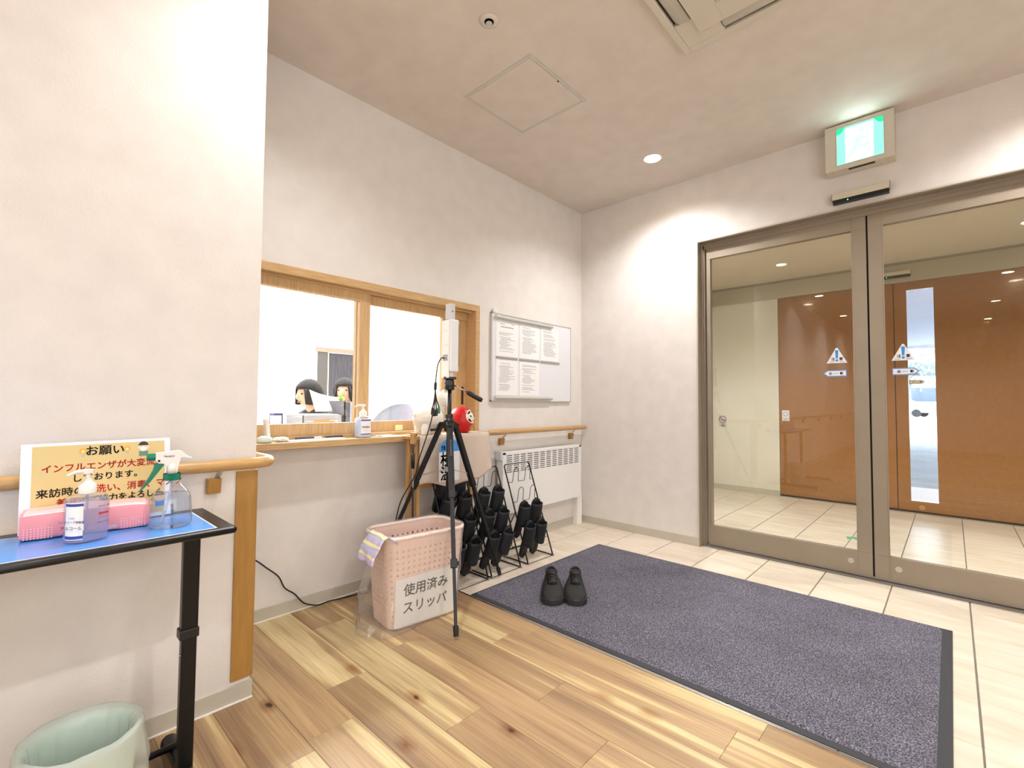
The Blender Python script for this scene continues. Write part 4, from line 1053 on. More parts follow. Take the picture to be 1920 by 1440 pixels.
# ---- door mat
t = thing('door_mat', 'large heather purple-grey entrance mat with black rubber edge on the tiles', 'mat', (-1.05, -1.375, 0))
mx0, mx1, my0, my1 = -1.664, -0.452, -2.287, -0.465
MB().box(mx0, mx1, my0, my1, 0.0, 0.0035).build('rubber_edge', 'matedge', t, bevel=0.001)
bm = MB()
def pilef(u, v):
    x = mx0+0.030 + (mx1-0.008-mx0-0.030)*u; y = my0+0.034+(my1-0.008-my0-0.034)*v
    e = min(u, 1-u, v, 1-v)
    z = 0.0085 + 0.0008*mnoise.noise(Vector((x*60, y*60, 0))) if e > 0 else 0.0034
    return (x, y, z)
bm.grid(pilef, 110, 160); bm.build('carpet_pile', 'pile', t, smooth=True)

# ---- black shoes
def shoe(side, loc, az, label):
    r = thing('shoe', label, 'shoe', (0, 0, 0), 'pair of black shoes on the mat')
    L = 0.285
    def outline(v, lift=0):
        # v 0 heel -> 1 toe; half widths left/right
        w = 0.0365 + 0.0195*math.sin(min(1, v*1.15)*PI*0.62)
        if v > 0.78: w *= math.sqrt(max(0.0, 1-((v-0.78)/0.222)**2.2))
        if v < 0.12: w *= math.sqrt(max(0.0, 1-((0.12-v)/0.121)**2.2))
        c = 0.006*side*math.sin(v*PI)
        return c, w
    sole = MB(); N = 26; top = []; bot = []
    for k in range(N+1):
        c, w = outline(k/N); top.append((c+w+0.003, -L*k/N)); 
    for k in range(N, -1, -1):
        c, w = outline(k/N); top.append((c-w-0.003, -L*k/N))
    sole.prism(top, lambda a, b_, tt: (a, b_+L/2, tt), 0.0, 0.030); sole.build('sole', 'shoe_sole', r, bevel=0.004)
    upm = MB()
    HP_ = [(0, .078), (.06, .088), (.16, .086), (.30, .084), (.38, .092), (.46, .087), (.56, .075), (.68, .064), (.80, .055), (.90, .049), (.96, .042), (1.0, .030)]
    def hgt(v):
        for (a_, za), (b_, zb) in zip(HP_, HP_[1:]):
            if v <= b_: return za+(zb-za)*(v-a_)/(b_-a_)
        return HP_[-1][1]
    def up_(u, v):
        c, w = outline(0.012+0.976*v); t_ = (u*2-1)
        y = L/2 - L*(0.012+0.976*v); hh = hgt(v); a = t_*PI/2
        tp = 0.30 if v < 0.45 else 0.30*max(0, 1-(v-0.45)/0.3)
        ca = math.cos(a)**(0.62 if v > 0.6 else 0.5)
        return (c + w*math.copysign(abs(math.sin(a))**0.9, a)*(1-tp*ca), y, 0.022+(hh-0.022)*ca)
    upm.grid(up_, 26, 36); upm.build('upper', 'shoe', r, smooth=True)
    op = MB(); op.sphere((0.002*side, L/2-L*0.195, 0.0875), 0.03, 24, 8, scale=(0.80, 1.55, 0.10)); op.build('collar_opening', 'shoe_dark', r, smooth=True)
    cr = MB(); cp = []
    for k in range(29):
        a = 2*PI*k/28; cp.append((0.002*side+0.027*math.cos(a), L/2-L*0.195+0.050*math.sin(a), 0.084+0.007*math.sin(a)**2+(0.006 if math.sin(a) < 0 else 0.002)*abs(math.sin(a))))
    cr.tube(cp, 0.0062, 8); cr.build('padded_collar', 'shoe', r, smooth=True)
    tg = MB(); tg.grid(lambda u, v: (0.003*side+(u-0.5)*0.046, L/2-L*(0.33+0.30*v), 0.104-0.028*v-0.010*(2*u-1)**2), 6, 8); tg.build('tongue', 'shoe_dark', r, smooth=True, solid=0.005)
    for k in range(5):
        lc = MB(); y = L/2-L*(0.42+0.052*k); zz = 0.099-0.0072*k
        lc.tube(spline([(0.003*side-0.026, y, zz-0.012), (0.003*side, y-0.006, zz+0.002), (0.003*side+0.026, y, zz-0.012)], 4), 0.003, 6); lc.build('lace', 'shoe_dark', r, smooth=True)
    r.location = loc; r.rotation_euler = (0, 0, az); return r
fwd_az = math.atan2(0.70, 0.72)
for side, tx, ty, lab in ((1, -1.492, -0.864, 'left black suede shoe of the pair on the mat, toe towards the planks'), (-1, -1.413, -0.949, 'right black suede shoe of the pair on the mat, nearer the doors')):
    az = R(-50) if side == 1 else R(-54)
    # toe points along local -y
    d = Vector((math.sin(az), -math.cos(az), 0))
    shoe(side, (tx-d.x*0.142, ty-d.y*0.142, 0.0085), az, lab)

# ---- slipper racks and slippers
TIERS = (0.48, 0.36, 0.24, 0.12)
def slope_y(z): return -0.380 + z*0.362
def rack(xc, label):
    r = thing('slipper_rack', label, 'slipper rack', (xc, -0.25, 0), 'black wire slipper racks under the window')
    hw = 0.122; zt = 0.590
    m = MB()
    for s in (-1, 1):
        x = xc+s*hw
        m.tube([(x, -0.380, 0.006), (x, slope_y(zt-0.012), zt-0.012), (x-s*0.010, slope_y(zt), zt)], 0.0045, 8)
    m.tube([(xc-hw+0.010, slope_y(zt), zt), (xc+hw-0.010, slope_y(zt), zt)], 0.0030, 8)
    m.build('side_frame', 'blackmet', r, smooth=True)
    m = MB()
    for s in (-1, 1):
        x = xc+s*hw; m.tube([(x, -0.380, 0.006), (x, -0.10, 0.006)], 0.0042, 8)
    m.tube([(xc-hw, -0.10, 0.006), (xc+hw, -0.10, 0.006)], 0.0042, 8); m.tube([(xc-hw, -0.380, 0.004), (xc+hw, -0.380, 0.004)], 0.0016, 6)
    for s in (-1, 1): m.tube([(xc+s*hw, -0.10, 0.006), (xc+s*hw, slope_y(0.30)+0.0, 0.30)], 0.0035, 8)
    m.build('base_frame', 'blackmet', r, smooth=True)
    for z in TIERS:
        pts = [(-hw, 0)]
        for c in (-0.058, 0.058):
            pts += [(c-0.030, 0), (c-0.026, 0.012), (c-0.024, 0.055)]
            for k in range(1, 8): a = PI-PI*k/8; pts.append((c+0.024*math.cos(a), 0.062+0.030*math.sin(a)))
            pts += [(c+0.024, 0.055), (c+0.026, 0.012), (c+0.030, 0)]
        pts.append((hw, 0))
        m = MB(); m.tube([(xc+a, slope_y(z)-0.004-b_*0.10, z+b_) for a, b_ in pts], 0.0021, 6); m.build('tier_wire', 'blackmet', r, smooth=True)
    for s in (-1, 1):
        MB().sphere((xc+s*hw, -0.384, 0.006), 0.0065, 8, 6).build('foot_cap', mat('foot_grey', (120, 120, 118), 0.5), r)
    return r
RX = (-1.578, -1.306, -0.993)
rack(RX[0], 'leftmost black wire slipper rack, filled with slippers behind the tripod')
rack(RX[1], 'middle black wire slipper rack with six slippers')
rack(RX[2], 'rightmost black wire slipper rack in front of the heater, four slippers')
def slipper_proto():
    r = thing('slipper', 'x', 'slipper', (0, 0, 0), 'navy open-toe slippers hung on the racks')
    L = 0.262
    def hwid(v):   # v 0 toe .. 1 heel
        w = 0.041-0.008*math.sin(v*PI)-0.006*v
        if v < 0.18: w *= math.sqrt(max(0, 1-((0.18-v)/0.181)**2))
        if v > 0.84: w *= math.sqrt(max(0, 1-((v-0.84)/0.161)**2))
        return w
    N = 22; pts = [(hwid(k/N), -L*k/N) for k in range(N+1)] + [(-hwid(k/N), -L*k/N) for k in range(N, -1, -1)]
    m = MB(); m.prism(pts, lambda a, b_, t_: (a, t_, b_), 0.0, 0.020); m.build('sole', 'slipsole', r, bevel=0.004)
    m = MB()
    def band(u, v):
        a = PI*u; z = -0.030-0.112*v-0.018*math.sin(a)*(1 if v > .5 else 0)*v; w = 0.0405
        bulge = 0.052-0.016*(1-v)
        return (w*1.04*math.cos(a), 0.006-bulge*math.sin(a)**0.75, z)
    m.grid(band, 18, 8); m.build('band', 'slipper', r, smooth=True, solid=0.006)
    return r
sp = slipper_proto(); sfirst = True
def place_slipper(xc, z, label, tw=0.0, dx=0.0, tiltx=19, dy=0.0):
    global sfirst
    o = sp if sfirst else dup(sp); sfirst = False
    o.location = (xc+dx, slope_y(z)-0.012+dy, z+0.128); o.rotation_euler = (R(tiltx), R(tw), 0); o['label'] = label
rnd = random.Random(4)
for ri, (rx, tiers) in enumerate(zip(RX, ((0, 1, 2, 3), (1, 2, 3), (2, 3)))):
    rn = ('leftmost', 'middle', 'rightmost')[ri]
    for ti in tiers:
        for s in (-1, 1):
            tn = ('top tier', 'second tier', 'third tier', 'bottom tier')[ti]
            tw = rnd.uniform(-3, 3); dx = rnd.uniform(-0.004, 0.004)
            if ri == 1 and ti == 3 and s == 1: tw = 12; dx = 0.006
            place_slipper(rx+s*0.058, TIERS[ti], 'navy open-toe slipper on the %s of the %s rack, %s side' % (tn, rn, 'left' if s < 0 else 'right'), tw, dx, 19+rnd.uniform(-3, 3))

# ---- wooden stand with draped cloth
t = thing('wooden_stand', 'small light wooden stand under the beige cloth', 'stand', (-1.60, -0.16, 0))
MB().box(-1.86, -1.35, -0.243, -0.122, 0.795, 0.812).build('top_board', 'woodstand', t, bevel=0.002)
for x, y in ((-1.836, -0.222), (-1.442, -0.205), (-1.836, -0.145), (-1.442, -0.145)):
    MB().box(x-0.011, x+0.011, y-0.013, y+0.013, 0.0, 0.795).build('leg', 'woodstand', t, bevel=0.002)
MB().box(-1.823, -1.455, -0.163, -0.147, 0.52, 0.56).build('crossbar', 'woodstand', t, bevel=0.002)
m = MB(); m.box(-1.879, -1.860, -0.25, -0.215, 0.775, 0.835); m.cyl((-1.869, -0.25, 0.822), (-1.869, -0.270, 0.834), 0.008, n=10); m.build('clamp', 'woodstand', t, bevel=0.002)
cm = MB()
cxl, cxr = -1.842, -1.338
def clothf(u, v):
    # v 0 back edge, 0.3 front edge of the top, 1 bottom hem;  u along x
    x = cxl + (cxr-cxl)*u
    if v <= 0.3:
        y = -0.122 - 0.125*v/0.3; z = 0.8155+0.002*math.sin(u*19)*math.sin(v*20)
        return (x, y, z)
    w = (v-0.3)/0.7
    hem = 0.565 - 0.030*math.sin(u*PI*0.9) + 0.010*math.sin(u*11) + (0.055 if u > 0.82 else 0)*(u-0.82)/0.18
    y = -0.250 - 0.010*math.sin(u*PI*2.4+0.6)*w - 0.008*math.sin(u*17+w*2)*w - 0.006*w
    x2 = x + 0.03*w*(u-0.45)
    return (x2, y, 0.8155 - (0.8155-hem)*w if w > 0.03 else 0.812)
cm.grid(clothf, 60, 30)
cm.grid(lambda u, v: (cxr+0.002+0.020*v, -0.122-0.125*u, 0.8155-(0.21-0.03*u)*v), 16, 12)
o = cm.build('draped_cloth', 'cloth', smooth=True, solid=0.003, loc=(-1.6, -0.2, 0.815)); tag(o, 'beige cloth draped over the wooden stand below the daruma', 'cloth')
# card hanging on the cloth
m = MB(); kx0, kx1, kz0, kz1, ky = -1.738, -1.594, 0.566, 0.800, -0.283
m.box(kx0, kx1, ky, ky+0.002, kz0, kz1-0.075, 0)
dome = [(kx0, kz1-0.075), (kx1, kz1-0.075)] + [((kx0+kx1)/2+(kx1-kx0)/2*math.cos(a*PI/12), kz1-0.075+0.072*math.sin(a*PI/12)) for a in range(1, 12)]
m.poly([(a, ky, b_) for a, b_ in dome], 1)
for i_, c in enumerate('体温'): m.text(c, 0.034, (kx0+0.030+0.040*i_, ky-0.0004, kz1-0.066), (1, 0, 0), (0, 0, 1), 2, bold=0.02)
m.text('検', 0.082, ((kx0+kx1)/2-0.022, ky-0.0006, 0.655), (1, 0, 0), (0, 0, 1), 3, bold=0.02)
m.text('温', 0.082, ((kx0+kx1)/2-0.022, ky-0.0006, 0.578), (1, 0, 0), (0, 0, 1), 3, bold=0.02)
o = m.build('hanging_card', [STK[0], 'sheetblue', 'blueink', 'ink'], loc=(-1.68, ky, 0.7)); tag(o, 'white card with blue dome top hanging on the beige cloth behind the tripod', 'card')
# shoehorn
t = thing('shoehorn', 'long thin black shoehorn with dark grip hanging beside the wooden stand', 'shoehorn', (-1.905, -0.27, 0.3))
MB().tube([(-1.902, -0.275, 0.732), (-1.901, -0.275, 0.655)], [0.0105, 0.009], 12).build('grip', 'black', t, smooth=True)
MB().tube([(-1.901, -0.275, 0.655), (-1.899, -0.275, 0.56)], 0.004, 10).build('shaft', 'steel', t)
MB().tube([(-1.899, -0.275, 0.56), (-1.897, -0.275, 0.30), (-1.897, -0.275, 0.20)], [0.007, 0.009, 0.012], 10, sq=0.5).build('blade', 'black', t, smooth=True)
m = MB(); m.tube(spline([(-1.902, -0.275, 0.730), (-1.902, -0.285, 0.765), (-1.880, -0.29, 0.800)], 4), 0.0015, 6); m.build('hanging_loop', 'black', t)

# ---- daruma
t = thing('daruma_doll', 'round red daruma doll with white face on the draped stand', 'doll', (-1.498, -0.19, 0.8175))
dc = Vector((-1.498, -0.184, 0.8175)); 
def drad(z):   # z 0..0.155
    return 0.0765*math.sqrt(max(0.0, 1-((z-0.072)/0.0835)**2))*(1.0-0.03*(z/0.155))
prof = [(0.0, 0.0)] + [(drad(z*0.155/18), z*0.155/18) for z in range(0, 18)] + [(0.0, 0.155)]
MB().lathe([(r_, dc.z+z) for r_, z in prof], dc.x, dc.y, 32).build('body', 'red', t, smooth=True)
faz = R(-68)
def on_d(du, z, off):
    a = faz+du; r_ = drad(z)+off; return (dc.x+r_*math.cos(a), dc.y+r_*math.sin(a), dc.z+z)
def patch(cu, cz, su, sz, off, rot=0, n=20):
    m = MB(); c = on_d(cu, cz, off); ring_ = []
    out = MB()
    vs = []
    K = 5
    for k in range(K+1):
        for j in range(n):
            a = 2*PI*j/n; u_ = su*k/K*math.cos(a); z_ = sz*k/K*math.sin(a)
            uu = u_*math.cos(rot)-z_/0.07*math.sin(rot); zz = u_*0.07*math.sin(rot)+z_*math.cos(rot)
            vs.append(on_d(cu+uu, cz+zz, off))
    fs = [(k*n+j, k*n+(j+1) % n, (k+1)*n+(j+1) % n, (k+1)*n+j) for k in range(K) for j in range(n)]
    return out.add(vs, fs)
patch(0, 0.095, 0.74, 0.040, 0.0012, n=28).build('face', 'facewhite', t, smooth=True)
for s in (-1, 1):
    e = patch(s*0.30, 0.098, 0.19, 0.014, 0.0022).build('eye', 'white', t, smooth=True)
    patch(s*0.27, 0.098, 0.085, 0.0065, 0.0030).build('pupil', 'ink', e, smooth=True)
    patch(s*0.34, 0.119, 0.25, 0.0055, 0.0026, rot=-s*0.45).build('eyebrow', 'ink', t, smooth=True)
    patch(s*0.40, 0.074, 0.20, 0.006, 0.0026, rot=s*0.7).build('moustache', 'ink', t, smooth=True)
patch(0, 0.086, 0.07, 0.008, 0.0035).build('nose', 'facewhite', t, smooth=True)
patch(0, 0.070, 0.12, 0.0035, 0.0030).build('mouth', 'redink', t, smooth=True)
patch(0, 0.034, 0.30, 0.016, 0.0010).build('gold_mark', mat('gold_paint', (196, 140, 60), 0.4), t, smooth=True)

# ---- white plush animal
t = thing('plush_animal', 'fluffy white stuffed animal standing on the draped stand beside the daruma', 'plush toy', (-1.72, -0.2, 0.8175))
def fz(d): return 1+0.07*mnoise.noise(d*4)+0.05*mnoise.noise(d*11)
px_, py_ = -1.735, -0.192
m = MB(); m.sphere((px_-0.010, py_, 0.905), 0.072, 32, 24, scale=(1.30, 0.95, 0.92), fn=fz); m.build('body', 'plush', t, smooth=True)
m = MB(); m.tube([(px_+0.050, py_, 0.920), (px_+0.066, py_, 0.975), (px_+0.072, py_-0.002, 1.005)], [0.040, 0.030, 0.030], 16); m.build('neck', 'plush', t, smooth=True)
m = MB(); m.sphere((px_+0.078, py_-0.006, 1.010), 0.046, 24, 18, scale=(1.05, 0.95, 1.0), fn=fz); m.sphere((px_+0.108, py_-0.022, 1.003), 0.018, 14, 10, scale=(1.2, 1, 0.85)); hd_ = m.build('head', 'plush', t, smooth=True)
MB().sphere((px_+0.122, py_-0.030, 1.006), 0.0045, 8, 6).sphere((px_+0.098, py_-0.040, 1.020), 0.0035, 8, 6).build('eye', 'ink', hd_)
for s in (-1, 1): MB().sphere((px_+0.076, py_+s*0.022, 1.050), 0.012, 12, 8, scale=(0.6, 0.9, 1.5)).build('ear', 'plush', t, smooth=True)
for dx_, dy_ in ((-0.052, -0.03), (-0.052, 0.03), (0.032, -0.03), (0.032, 0.03)):
    m = MB(); m.tube([(px_+dx_, py_+dy_, 0.880), (px_+dx_, py_+dy_, 0.830), (px_+dx_, py_+dy_, 0.8185)], [0.024, 0.021, 0.022], 14); m.build('leg', 'plush', t, smooth=True)
MB().sphere((px_-0.092, py_, 0.925), 0.016, 12, 8, fn=fz).build('tail', 'plush', t, smooth=True)
tag(MB().box(-1.835, -1.79, -0.012, -0.008, 0.835, 0.865).build('memo_tag', mat('tag_yellow', (222, 216, 160), 0.6), loc=(-1.81, -0.01, 0.84)), 'small yellow tag stuck at the window rail beside the plush animal', 'tag')

# ---- pump bottles
def pump_bottle(name, label, cx, cy, z0, w, d, hgt, rot, mats, band_face=True, texts=True, nozzle_az=PI, sc=1.0):
    t = thing(name, label, 'bottle', (cx, cy, z0))
    k = hgt
    prof = [(0.0, 0.001), (0.44, 0.0), (0.49, 0.02), (0.50, 0.06), (0.50, 0.80), (0.49, 0.86), (0.44, 0.915), (0.33, 0.955), (0.20, 0.985), (0.17, 1.0)]
    sx_, sy_ = w, d
    MB().lathe([(r_, z0+z*k) for r_, z in prof], cx, cy, 44, sx=sx_, sy=sy_, rot=rot, power=0.72).build('bottle_body', mats[0], t, smooth=True, autos=60)
    MB().lathe([(0.0, z0+0.02*k), (0.465, z0+0.025*k), (0.475, z0+0.07*k), (0.475, z0+0.80*k), (0.45, z0+0.86*k), (0.0, z0+0.87*k)], cx, cy, 44, sx=sx_, sy=sy_, rot=rot, power=0.72).build('gel', mats[1], t, smooth=True, autos=60)
    zt = z0+k
    MB().lathe([(0.0135*sc, zt-0.006), (0.0165*sc, zt-0.004), (0.0165*sc, zt+0.016*sc), (0.0125*sc, zt+0.020*sc), (0.008*sc, zt+0.024*sc), (0.007*sc, zt+0.030*sc), (0.0, zt+0.030*sc)], cx, cy, 24).build('pump_cap', 'white', t, smooth=True, autos=50)
    dx_, dy_ = math.cos(nozzle_az), math.sin(nozzle_az)
    m = MB(); m.cyl((cx, cy, zt+0.028*sc), (cx, cy, zt+0.044*sc), 0.0045*sc); m.lathe([(0.0, zt+0.043*sc), (0.011*sc, zt+0.043*sc), (0.011*sc, zt+0.051*sc), (0, zt+0.053*sc)], cx, cy, 16)
    m.tube(spline([(cx, cy, zt+0.048*sc), (cx+dx_*0.020*sc, cy+dy_*0.020*sc, zt+0.047*sc), (cx+dx_*0.036*sc, cy+dy_*0.036*sc, zt+0.040*sc)], 4), [0.0065*sc]*5+[0.0045*sc]*4, 10, sq=0.7)
    m.build('pump_nozzle', 'white', t, smooth=True, autos=50)
    MB().tube([(cx, cy, z0+0.02), (cx, cy, zt)], 0.0028, 8).build('dip_tube', 'milky', t, smooth=True)
    return t
bt = pump_bottle('sanitiser_bottle', 'clear pump bottle of hand sanitiser standing on the blue table sheet', -3.198, -0.822, 0.672, 0.078, 0.066, 0.112, R(20), ['bottle', 'gel'], nozzle_az=R(185))
# label on the face turned to the camera's left
def label_patch(cx, cy, w, d, rot, a0, a1, z0, z1, off, power=0.72):
    def fn(u, v):
        tt = a0+(a1-a0)*u; c, s_ = math.cos(tt), math.sin(tt)
        c = math.copysign(abs(c)**power, c); s_ = math.copysign(abs(s_)**power, s_)
        x, y = (0.5*w+off)*c, (0.5*d+off)*s_
        return (cx+x*math.cos(rot)-y*math.sin(rot), cy+x*math.sin(rot)+y*math.cos(rot), z0+(z1-z0)*v)
    return fn
f_ = lambda z0, z1, off, a0=R(182), a1=R(246): label_patch(-3.198, -0.822, 0.078, 0.066, R(20), a0, a1, z0, z1, off)
m = MB(); m.grid(f_(0.682, 0.765, 0.0008), 14, 1, m=0); m.grid(f_(0.757, 0.763, 0.0012), 14, 1, m=1); m.grid(f_(0.684, 0.691, 0.0012), 14, 1, m=1)
m.grid(f_(0.703, 0.716, 0.0016, R(182), R(248)), 14, 1, m=2)
lb = Vector(f_(0.70, 0.70, 0.0026)(0.42, 0)); lr = (Vector(f_(0.7, 0.7, 0.0026)(0.75, 0))-Vector(f_(0.7, 0.7, 0.0026)(0.15, 0))).normalized()
m.text('アルコール', 0.0088, lb+Vector((0, 0, 0.0060)), lr, (0, 0, 1), 3, bold=0.01); m.text('ハンドソープ消毒液', 0.0058, lb+Vector((0, 0, 0.0205)), lr, (0, 0, 1), 1, bold=0.02)
m.text('手指用', 0.004, lb+Vector((0, 0, 0.030)), lr, (0, 0, 1), 1)
m.build('front_label', ['paper', 'blueink', 'caulk', 'ink'], bt)
fr_ = lambda a, z: Vector(label_patch(-3.198, -0.822, 0.078, 0.066, R(20), R(a), R(a), z, z, 0.0020)(0, 0))
m = MB(); c0 = fr_(287, 0.735); lr2 = (fr_(300, 0.735)-fr_(275, 0.735)).normalized(); upz = Vector((0, 0, 1))
m.poly([c0+lr2*a+upz*b_ for a, b_ in ((-0.011, 0), (-0.007, 0.005), (-0.007, 0.002), (0.007, 0.002), (0.007, 0.005), (0.011, 0), (0.007, -0.005), (0.007, -0.002), (-0.007, -0.002), (-0.007, -0.005))], 0)
m.text('からだ用', 0.006, c0+upz*0.014, lr2, upz, 0, bold=0.02); m.text('よくふって', 0.0042, c0-upz*0.011, lr2, upz, 1); m.text('使用上の注意', 0.0042, c0-upz*0.022, lr2, upz, 1)
m.build('back_print', ['redink', 'blueink'], bt)
b2 = pump_bottle('sanitiser_bottle', 'pale blue pump bottle of sanitiser standing on the reception window sill', -2.060, -0.052, 0.810, 0.082, 0.070, 0.112, R(8), ['bottle', mat('pale_blue_gel', (196, 216, 246), 0.4)], nozzle_az=R(150), sc=1.15)
m = MB(); f2 = lambda z0, z1, off, a0=R(225), a1=R(300): label_patch(-2.060, -0.052, 0.082, 0.070, R(8), a0, a1, z0, z1, off)
m.grid(f2(0.822, 0.905, 0.0008), 14, 1, m=0); m.grid(f2(0.897, 0.903, 0.0014), 14, 1, m=1); m.grid(f2(0.826, 0.831, 0.0014), 14, 1, m=1)
lb = Vector(f2(0.85, 0.85, 0.0026)(0.5, 0)); m.text('手指消毒液', 0.0085, lb+upz*0.012, (1, -0.1, 0), upz, 1, bold=0.02); m.text('アルコール', 0.007, lb-upz*0.004, (1, -0.1, 0), upz, 2)
m.build('front_label', ['paper', 'blueink', 'orange'], b2)

# ---- spray bottle
sx_c, sy_c, sz_c = -3.032, -0.806, 0.672
t = thing('spray_bottle', 'clear spray bottle with green and white trigger head on the table', 'bottle', (sx_c, sy_c, sz_c))
prof = [(0.0, 0.003), (0.041, 0.0), (0.0455, 0.004), (0.047, 0.014), (0.046, 0.04), (0.0435, 0.068), (0.040, 0.082), (0.030, 0.097), (0.021, 0.108), (0.0165, 0.116), (0.0155, 0.124)]
MB().lathe([(r_, sz_c+z) for r_, z in prof], sx_c, sy_c, 40).build('bottle_body', 'bottle', t, smooth=True)
MB().lathe([(0.0, sz_c+0.004)] + [(r_-0.0015, sz_c+z+0.001) for r_, z in prof[1:7]] + [(0.0375, sz_c+0.084), (0.0, sz_c+0.084)], sx_c, sy_c, 40).build('liquid', 'liquid', t, smooth=True, autos=50)
m = MB()
for k in range(30):
    a0, a1, am = 2*PI*k/30, 2*PI*(k+1)/30, 2*PI*(k+0.5)/30
    for zz in (0,):
        m.add([(sx_c+r_*math.cos(a), sy_c+r_*math.sin(a), sz_c+z) for r_, a in ((0.0175, a0), (0.0190, am), (0.0175, a1)) for z in (0.118, 0.135)], [(0, 2, 3, 1), (2, 4, 5, 3)])
m.lathe([(0.0, sz_c+0.135), (0.0178, sz_c+0.135)], sx_c, sy_c, 30); m.build('screw_collar', 'green', t)
MB().lathe([(0.0125, sz_c+0.135), (0.0125, sz_c+0.150), (0.0105, sz_c+0.160), (0.005, sz_c+0.165), (0.0, sz_c+0.166)], sx_c, sy_c, 24).build('spout_dome', 'white', t, smooth=True)
# trigger head lies in a vertical plane turned a little towards the camera
az_h = R(-6); hx, hy = math.cos(az_h), math.sin(az_h)
def HP(a, z, tt): return (sx_c+hx*a-hy*tt, sy_c+hy*a+hx*tt, sz_c+z)
hp = [(-0.036, 0.190), (-0.036, 0.170), (-0.030, 0.163), (-0.020, 0.162), (-0.014, 0.156), (-0.006, 0.152), (-0.008, 0.136), (0.010, 0.136), (0.014, 0.160), (0.018, 0.176), (0.042, 0.171), (0.043, 0.173), (0.028, 0.182), (0.020, 0.192), (0.012, 0.1945)]
MB().prism(hp, HP, -0.0095, 0.0095).build('trigger_head', 'white', t, bevel=0.002)
m = MB(); m.tube([HP(-0.034, 0.180, 0), HP(-0.048, 0.180, 0), HP(-0.054, 0.180, 0)], [0.009, 0.0095, 0.007], 14); m.build('nozzle', 'green', t, smooth=True, autos=40)
MB().prism([(-0.037, 0.164), (-0.016, 0.161), (-0.026, 0.146), (-0.046, 0.116), (-0.064, 0.096), (-0.066, 0.098), (-0.050, 0.126), (-0.040, 0.148)], HP, -0.006, 0.006).build('trigger', 'green', t, bevel=0.002)
MB().tube([HP(-0.029, 0.170, -0.0097), HP(-0.029, 0.170, -0.0110)], 0.0028, 12).build('pivot_pin', 'ink', t)
MB().text('TRUSCO', 0.0060, HP(-0.008, 0.1785, -0.0101), (hx, hy, 0), (0, 0, 1), bold=0.02).build('brand_print', 'ink', t)
MB().tube(spline([(sx_c, sy_c, sz_c+0.132), (sx_c-0.002, sy_c, sz_c+0.09), (sx_c-0.014, sy_c-0.005, sz_c+0.04), (sx_c-0.024, sy_c-0.010, sz_c+0.010)], 5), 0.0032, 10).build('dip_tube', 'milky', t, smooth=True)

# ---- side table with blue sheet
t = thing('side_table', 'narrow black-edged side table with adjustable posts against the left wall', 'table', (-3.4, -0.77, 0))
TX0, TX1, TY0, TY1, TZ = -3.88, -2.918, -0.922, -0.622, 0.670
MB().box(TX0, TX1, TY0, TY1, TZ-0.016, TZ).build('tabletop', mat('tabletop_black', (38, 33, 30), 0.35, var=0.05), t, bevel=0.003)
m = MB(); m.tube([(TX0, TY0, TZ-0.009), (TX1, TY0, TZ-0.009)], 0.0088, 10); m.tube([(TX1, TY0, TZ-0.009), (TX1, TY1, TZ-0.009)], 0.0088, 10); m.build('edge_bumper', 'black', t, smooth=True)
for x in (-2.985, -3.82):
    MB().box(x-0.019, x+0.019, -0.825, -0.797, 0.395, TZ-0.016).build('upper_post', 'blackmet', t, bevel=0.004)
    MB().box(x-0.0175, x+0.0175, -0.824, -0.798, 0.03, 0.395).build('lower_post', 'blackmet', t, bevel=0.004)
    c_ = MB().box(x-0.023, x+0.021, -0.829, -0.793, 0.372, 0.398).build('collar', 'black', t, bevel=0.003)
    MB().tube([(x-0.0175, -0.811, 0.33), (x-0.0215, -0.811, 0.33)], 0.003, 10).build('stop_pin', 'steel', t)
    MB().box(x-0.03, x+0.03, -0.84, -0.78, TZ-0.026, TZ-0.016).build('mount_plate', 'blackmet', t)
    m = MB(); m.tube([(x, -0.655, 0.028), (x, -1.12, 0.028)], 0.0175, 14); m.build('foot', 'blackmet', t, smooth=True, autos=50)
    for y in (-0.650, -1.125): MB().sphere((x, y, 0.0215), 0.0215, 14, 10, scale=(1, 0.9, 1)).build('foot_cap', 'rubber', t, smooth=True)
MB().tube([(-3.82, -0.716, 0.045), (-2.985, -0.716, 0.045)], 0.0090, 12).build('crossbar', 'blackmet', t, smooth=True)
m = MB(); m.box(TX0+0.02, -2.952, -0.912, -0.672, TZ, TZ+0.0006, 0); m.box(TX0+0.02, -2.957, -0.907, -0.677, TZ+0.0006, TZ+0.0012, 1)
o = m.build('table_sheet', ['laminate', 'blue'], loc=(-3.4, -0.79, TZ)); tag(o, 'glossy blue sheet with white margin laid on the side table', 'sheet')
# tissue pack
t = thing('tissue_pack', 'pink soft pack of tissues lying on the blue sheet', 'tissues', (-3.186, -0.735, TZ))
a0 = R(-6.5); cxx, cyy = -3.184, -0.716; cs, sn = math.cos(a0), math.sin(a0)
def TP(x, y, z): return (cxx+x*cs-y*sn, cyy+x*sn+y*cs, TZ+0.0012+z)
LX, LY, LZ = 0.117, 0.047, 0.064
def pack(u, v):
    # u around the section, v along x
    a = u*2*PI; x = (v*2-1)*LX
    e = (1-abs(v*2-1)**14)
    c = math.copysign(abs(math.cos(a))**0.26, math.cos(a)); s_ = math.copysign(abs(math.sin(a))**0.26, math.sin(a))
    k = 0.0022*mnoise.noise(Vector((x*28, c*2, s_*2)))
    zz = LZ/2+(LZ/2+k)*s_*(0.93+0.07*e) + (0.003*math.sin(v*PI) if s_ > 0 else 0)
    return TP(x, (LY+k)*c*(0.95+0.05*e)*(1.0 if s_ < 0.5 else 0.94), max(0, zz))
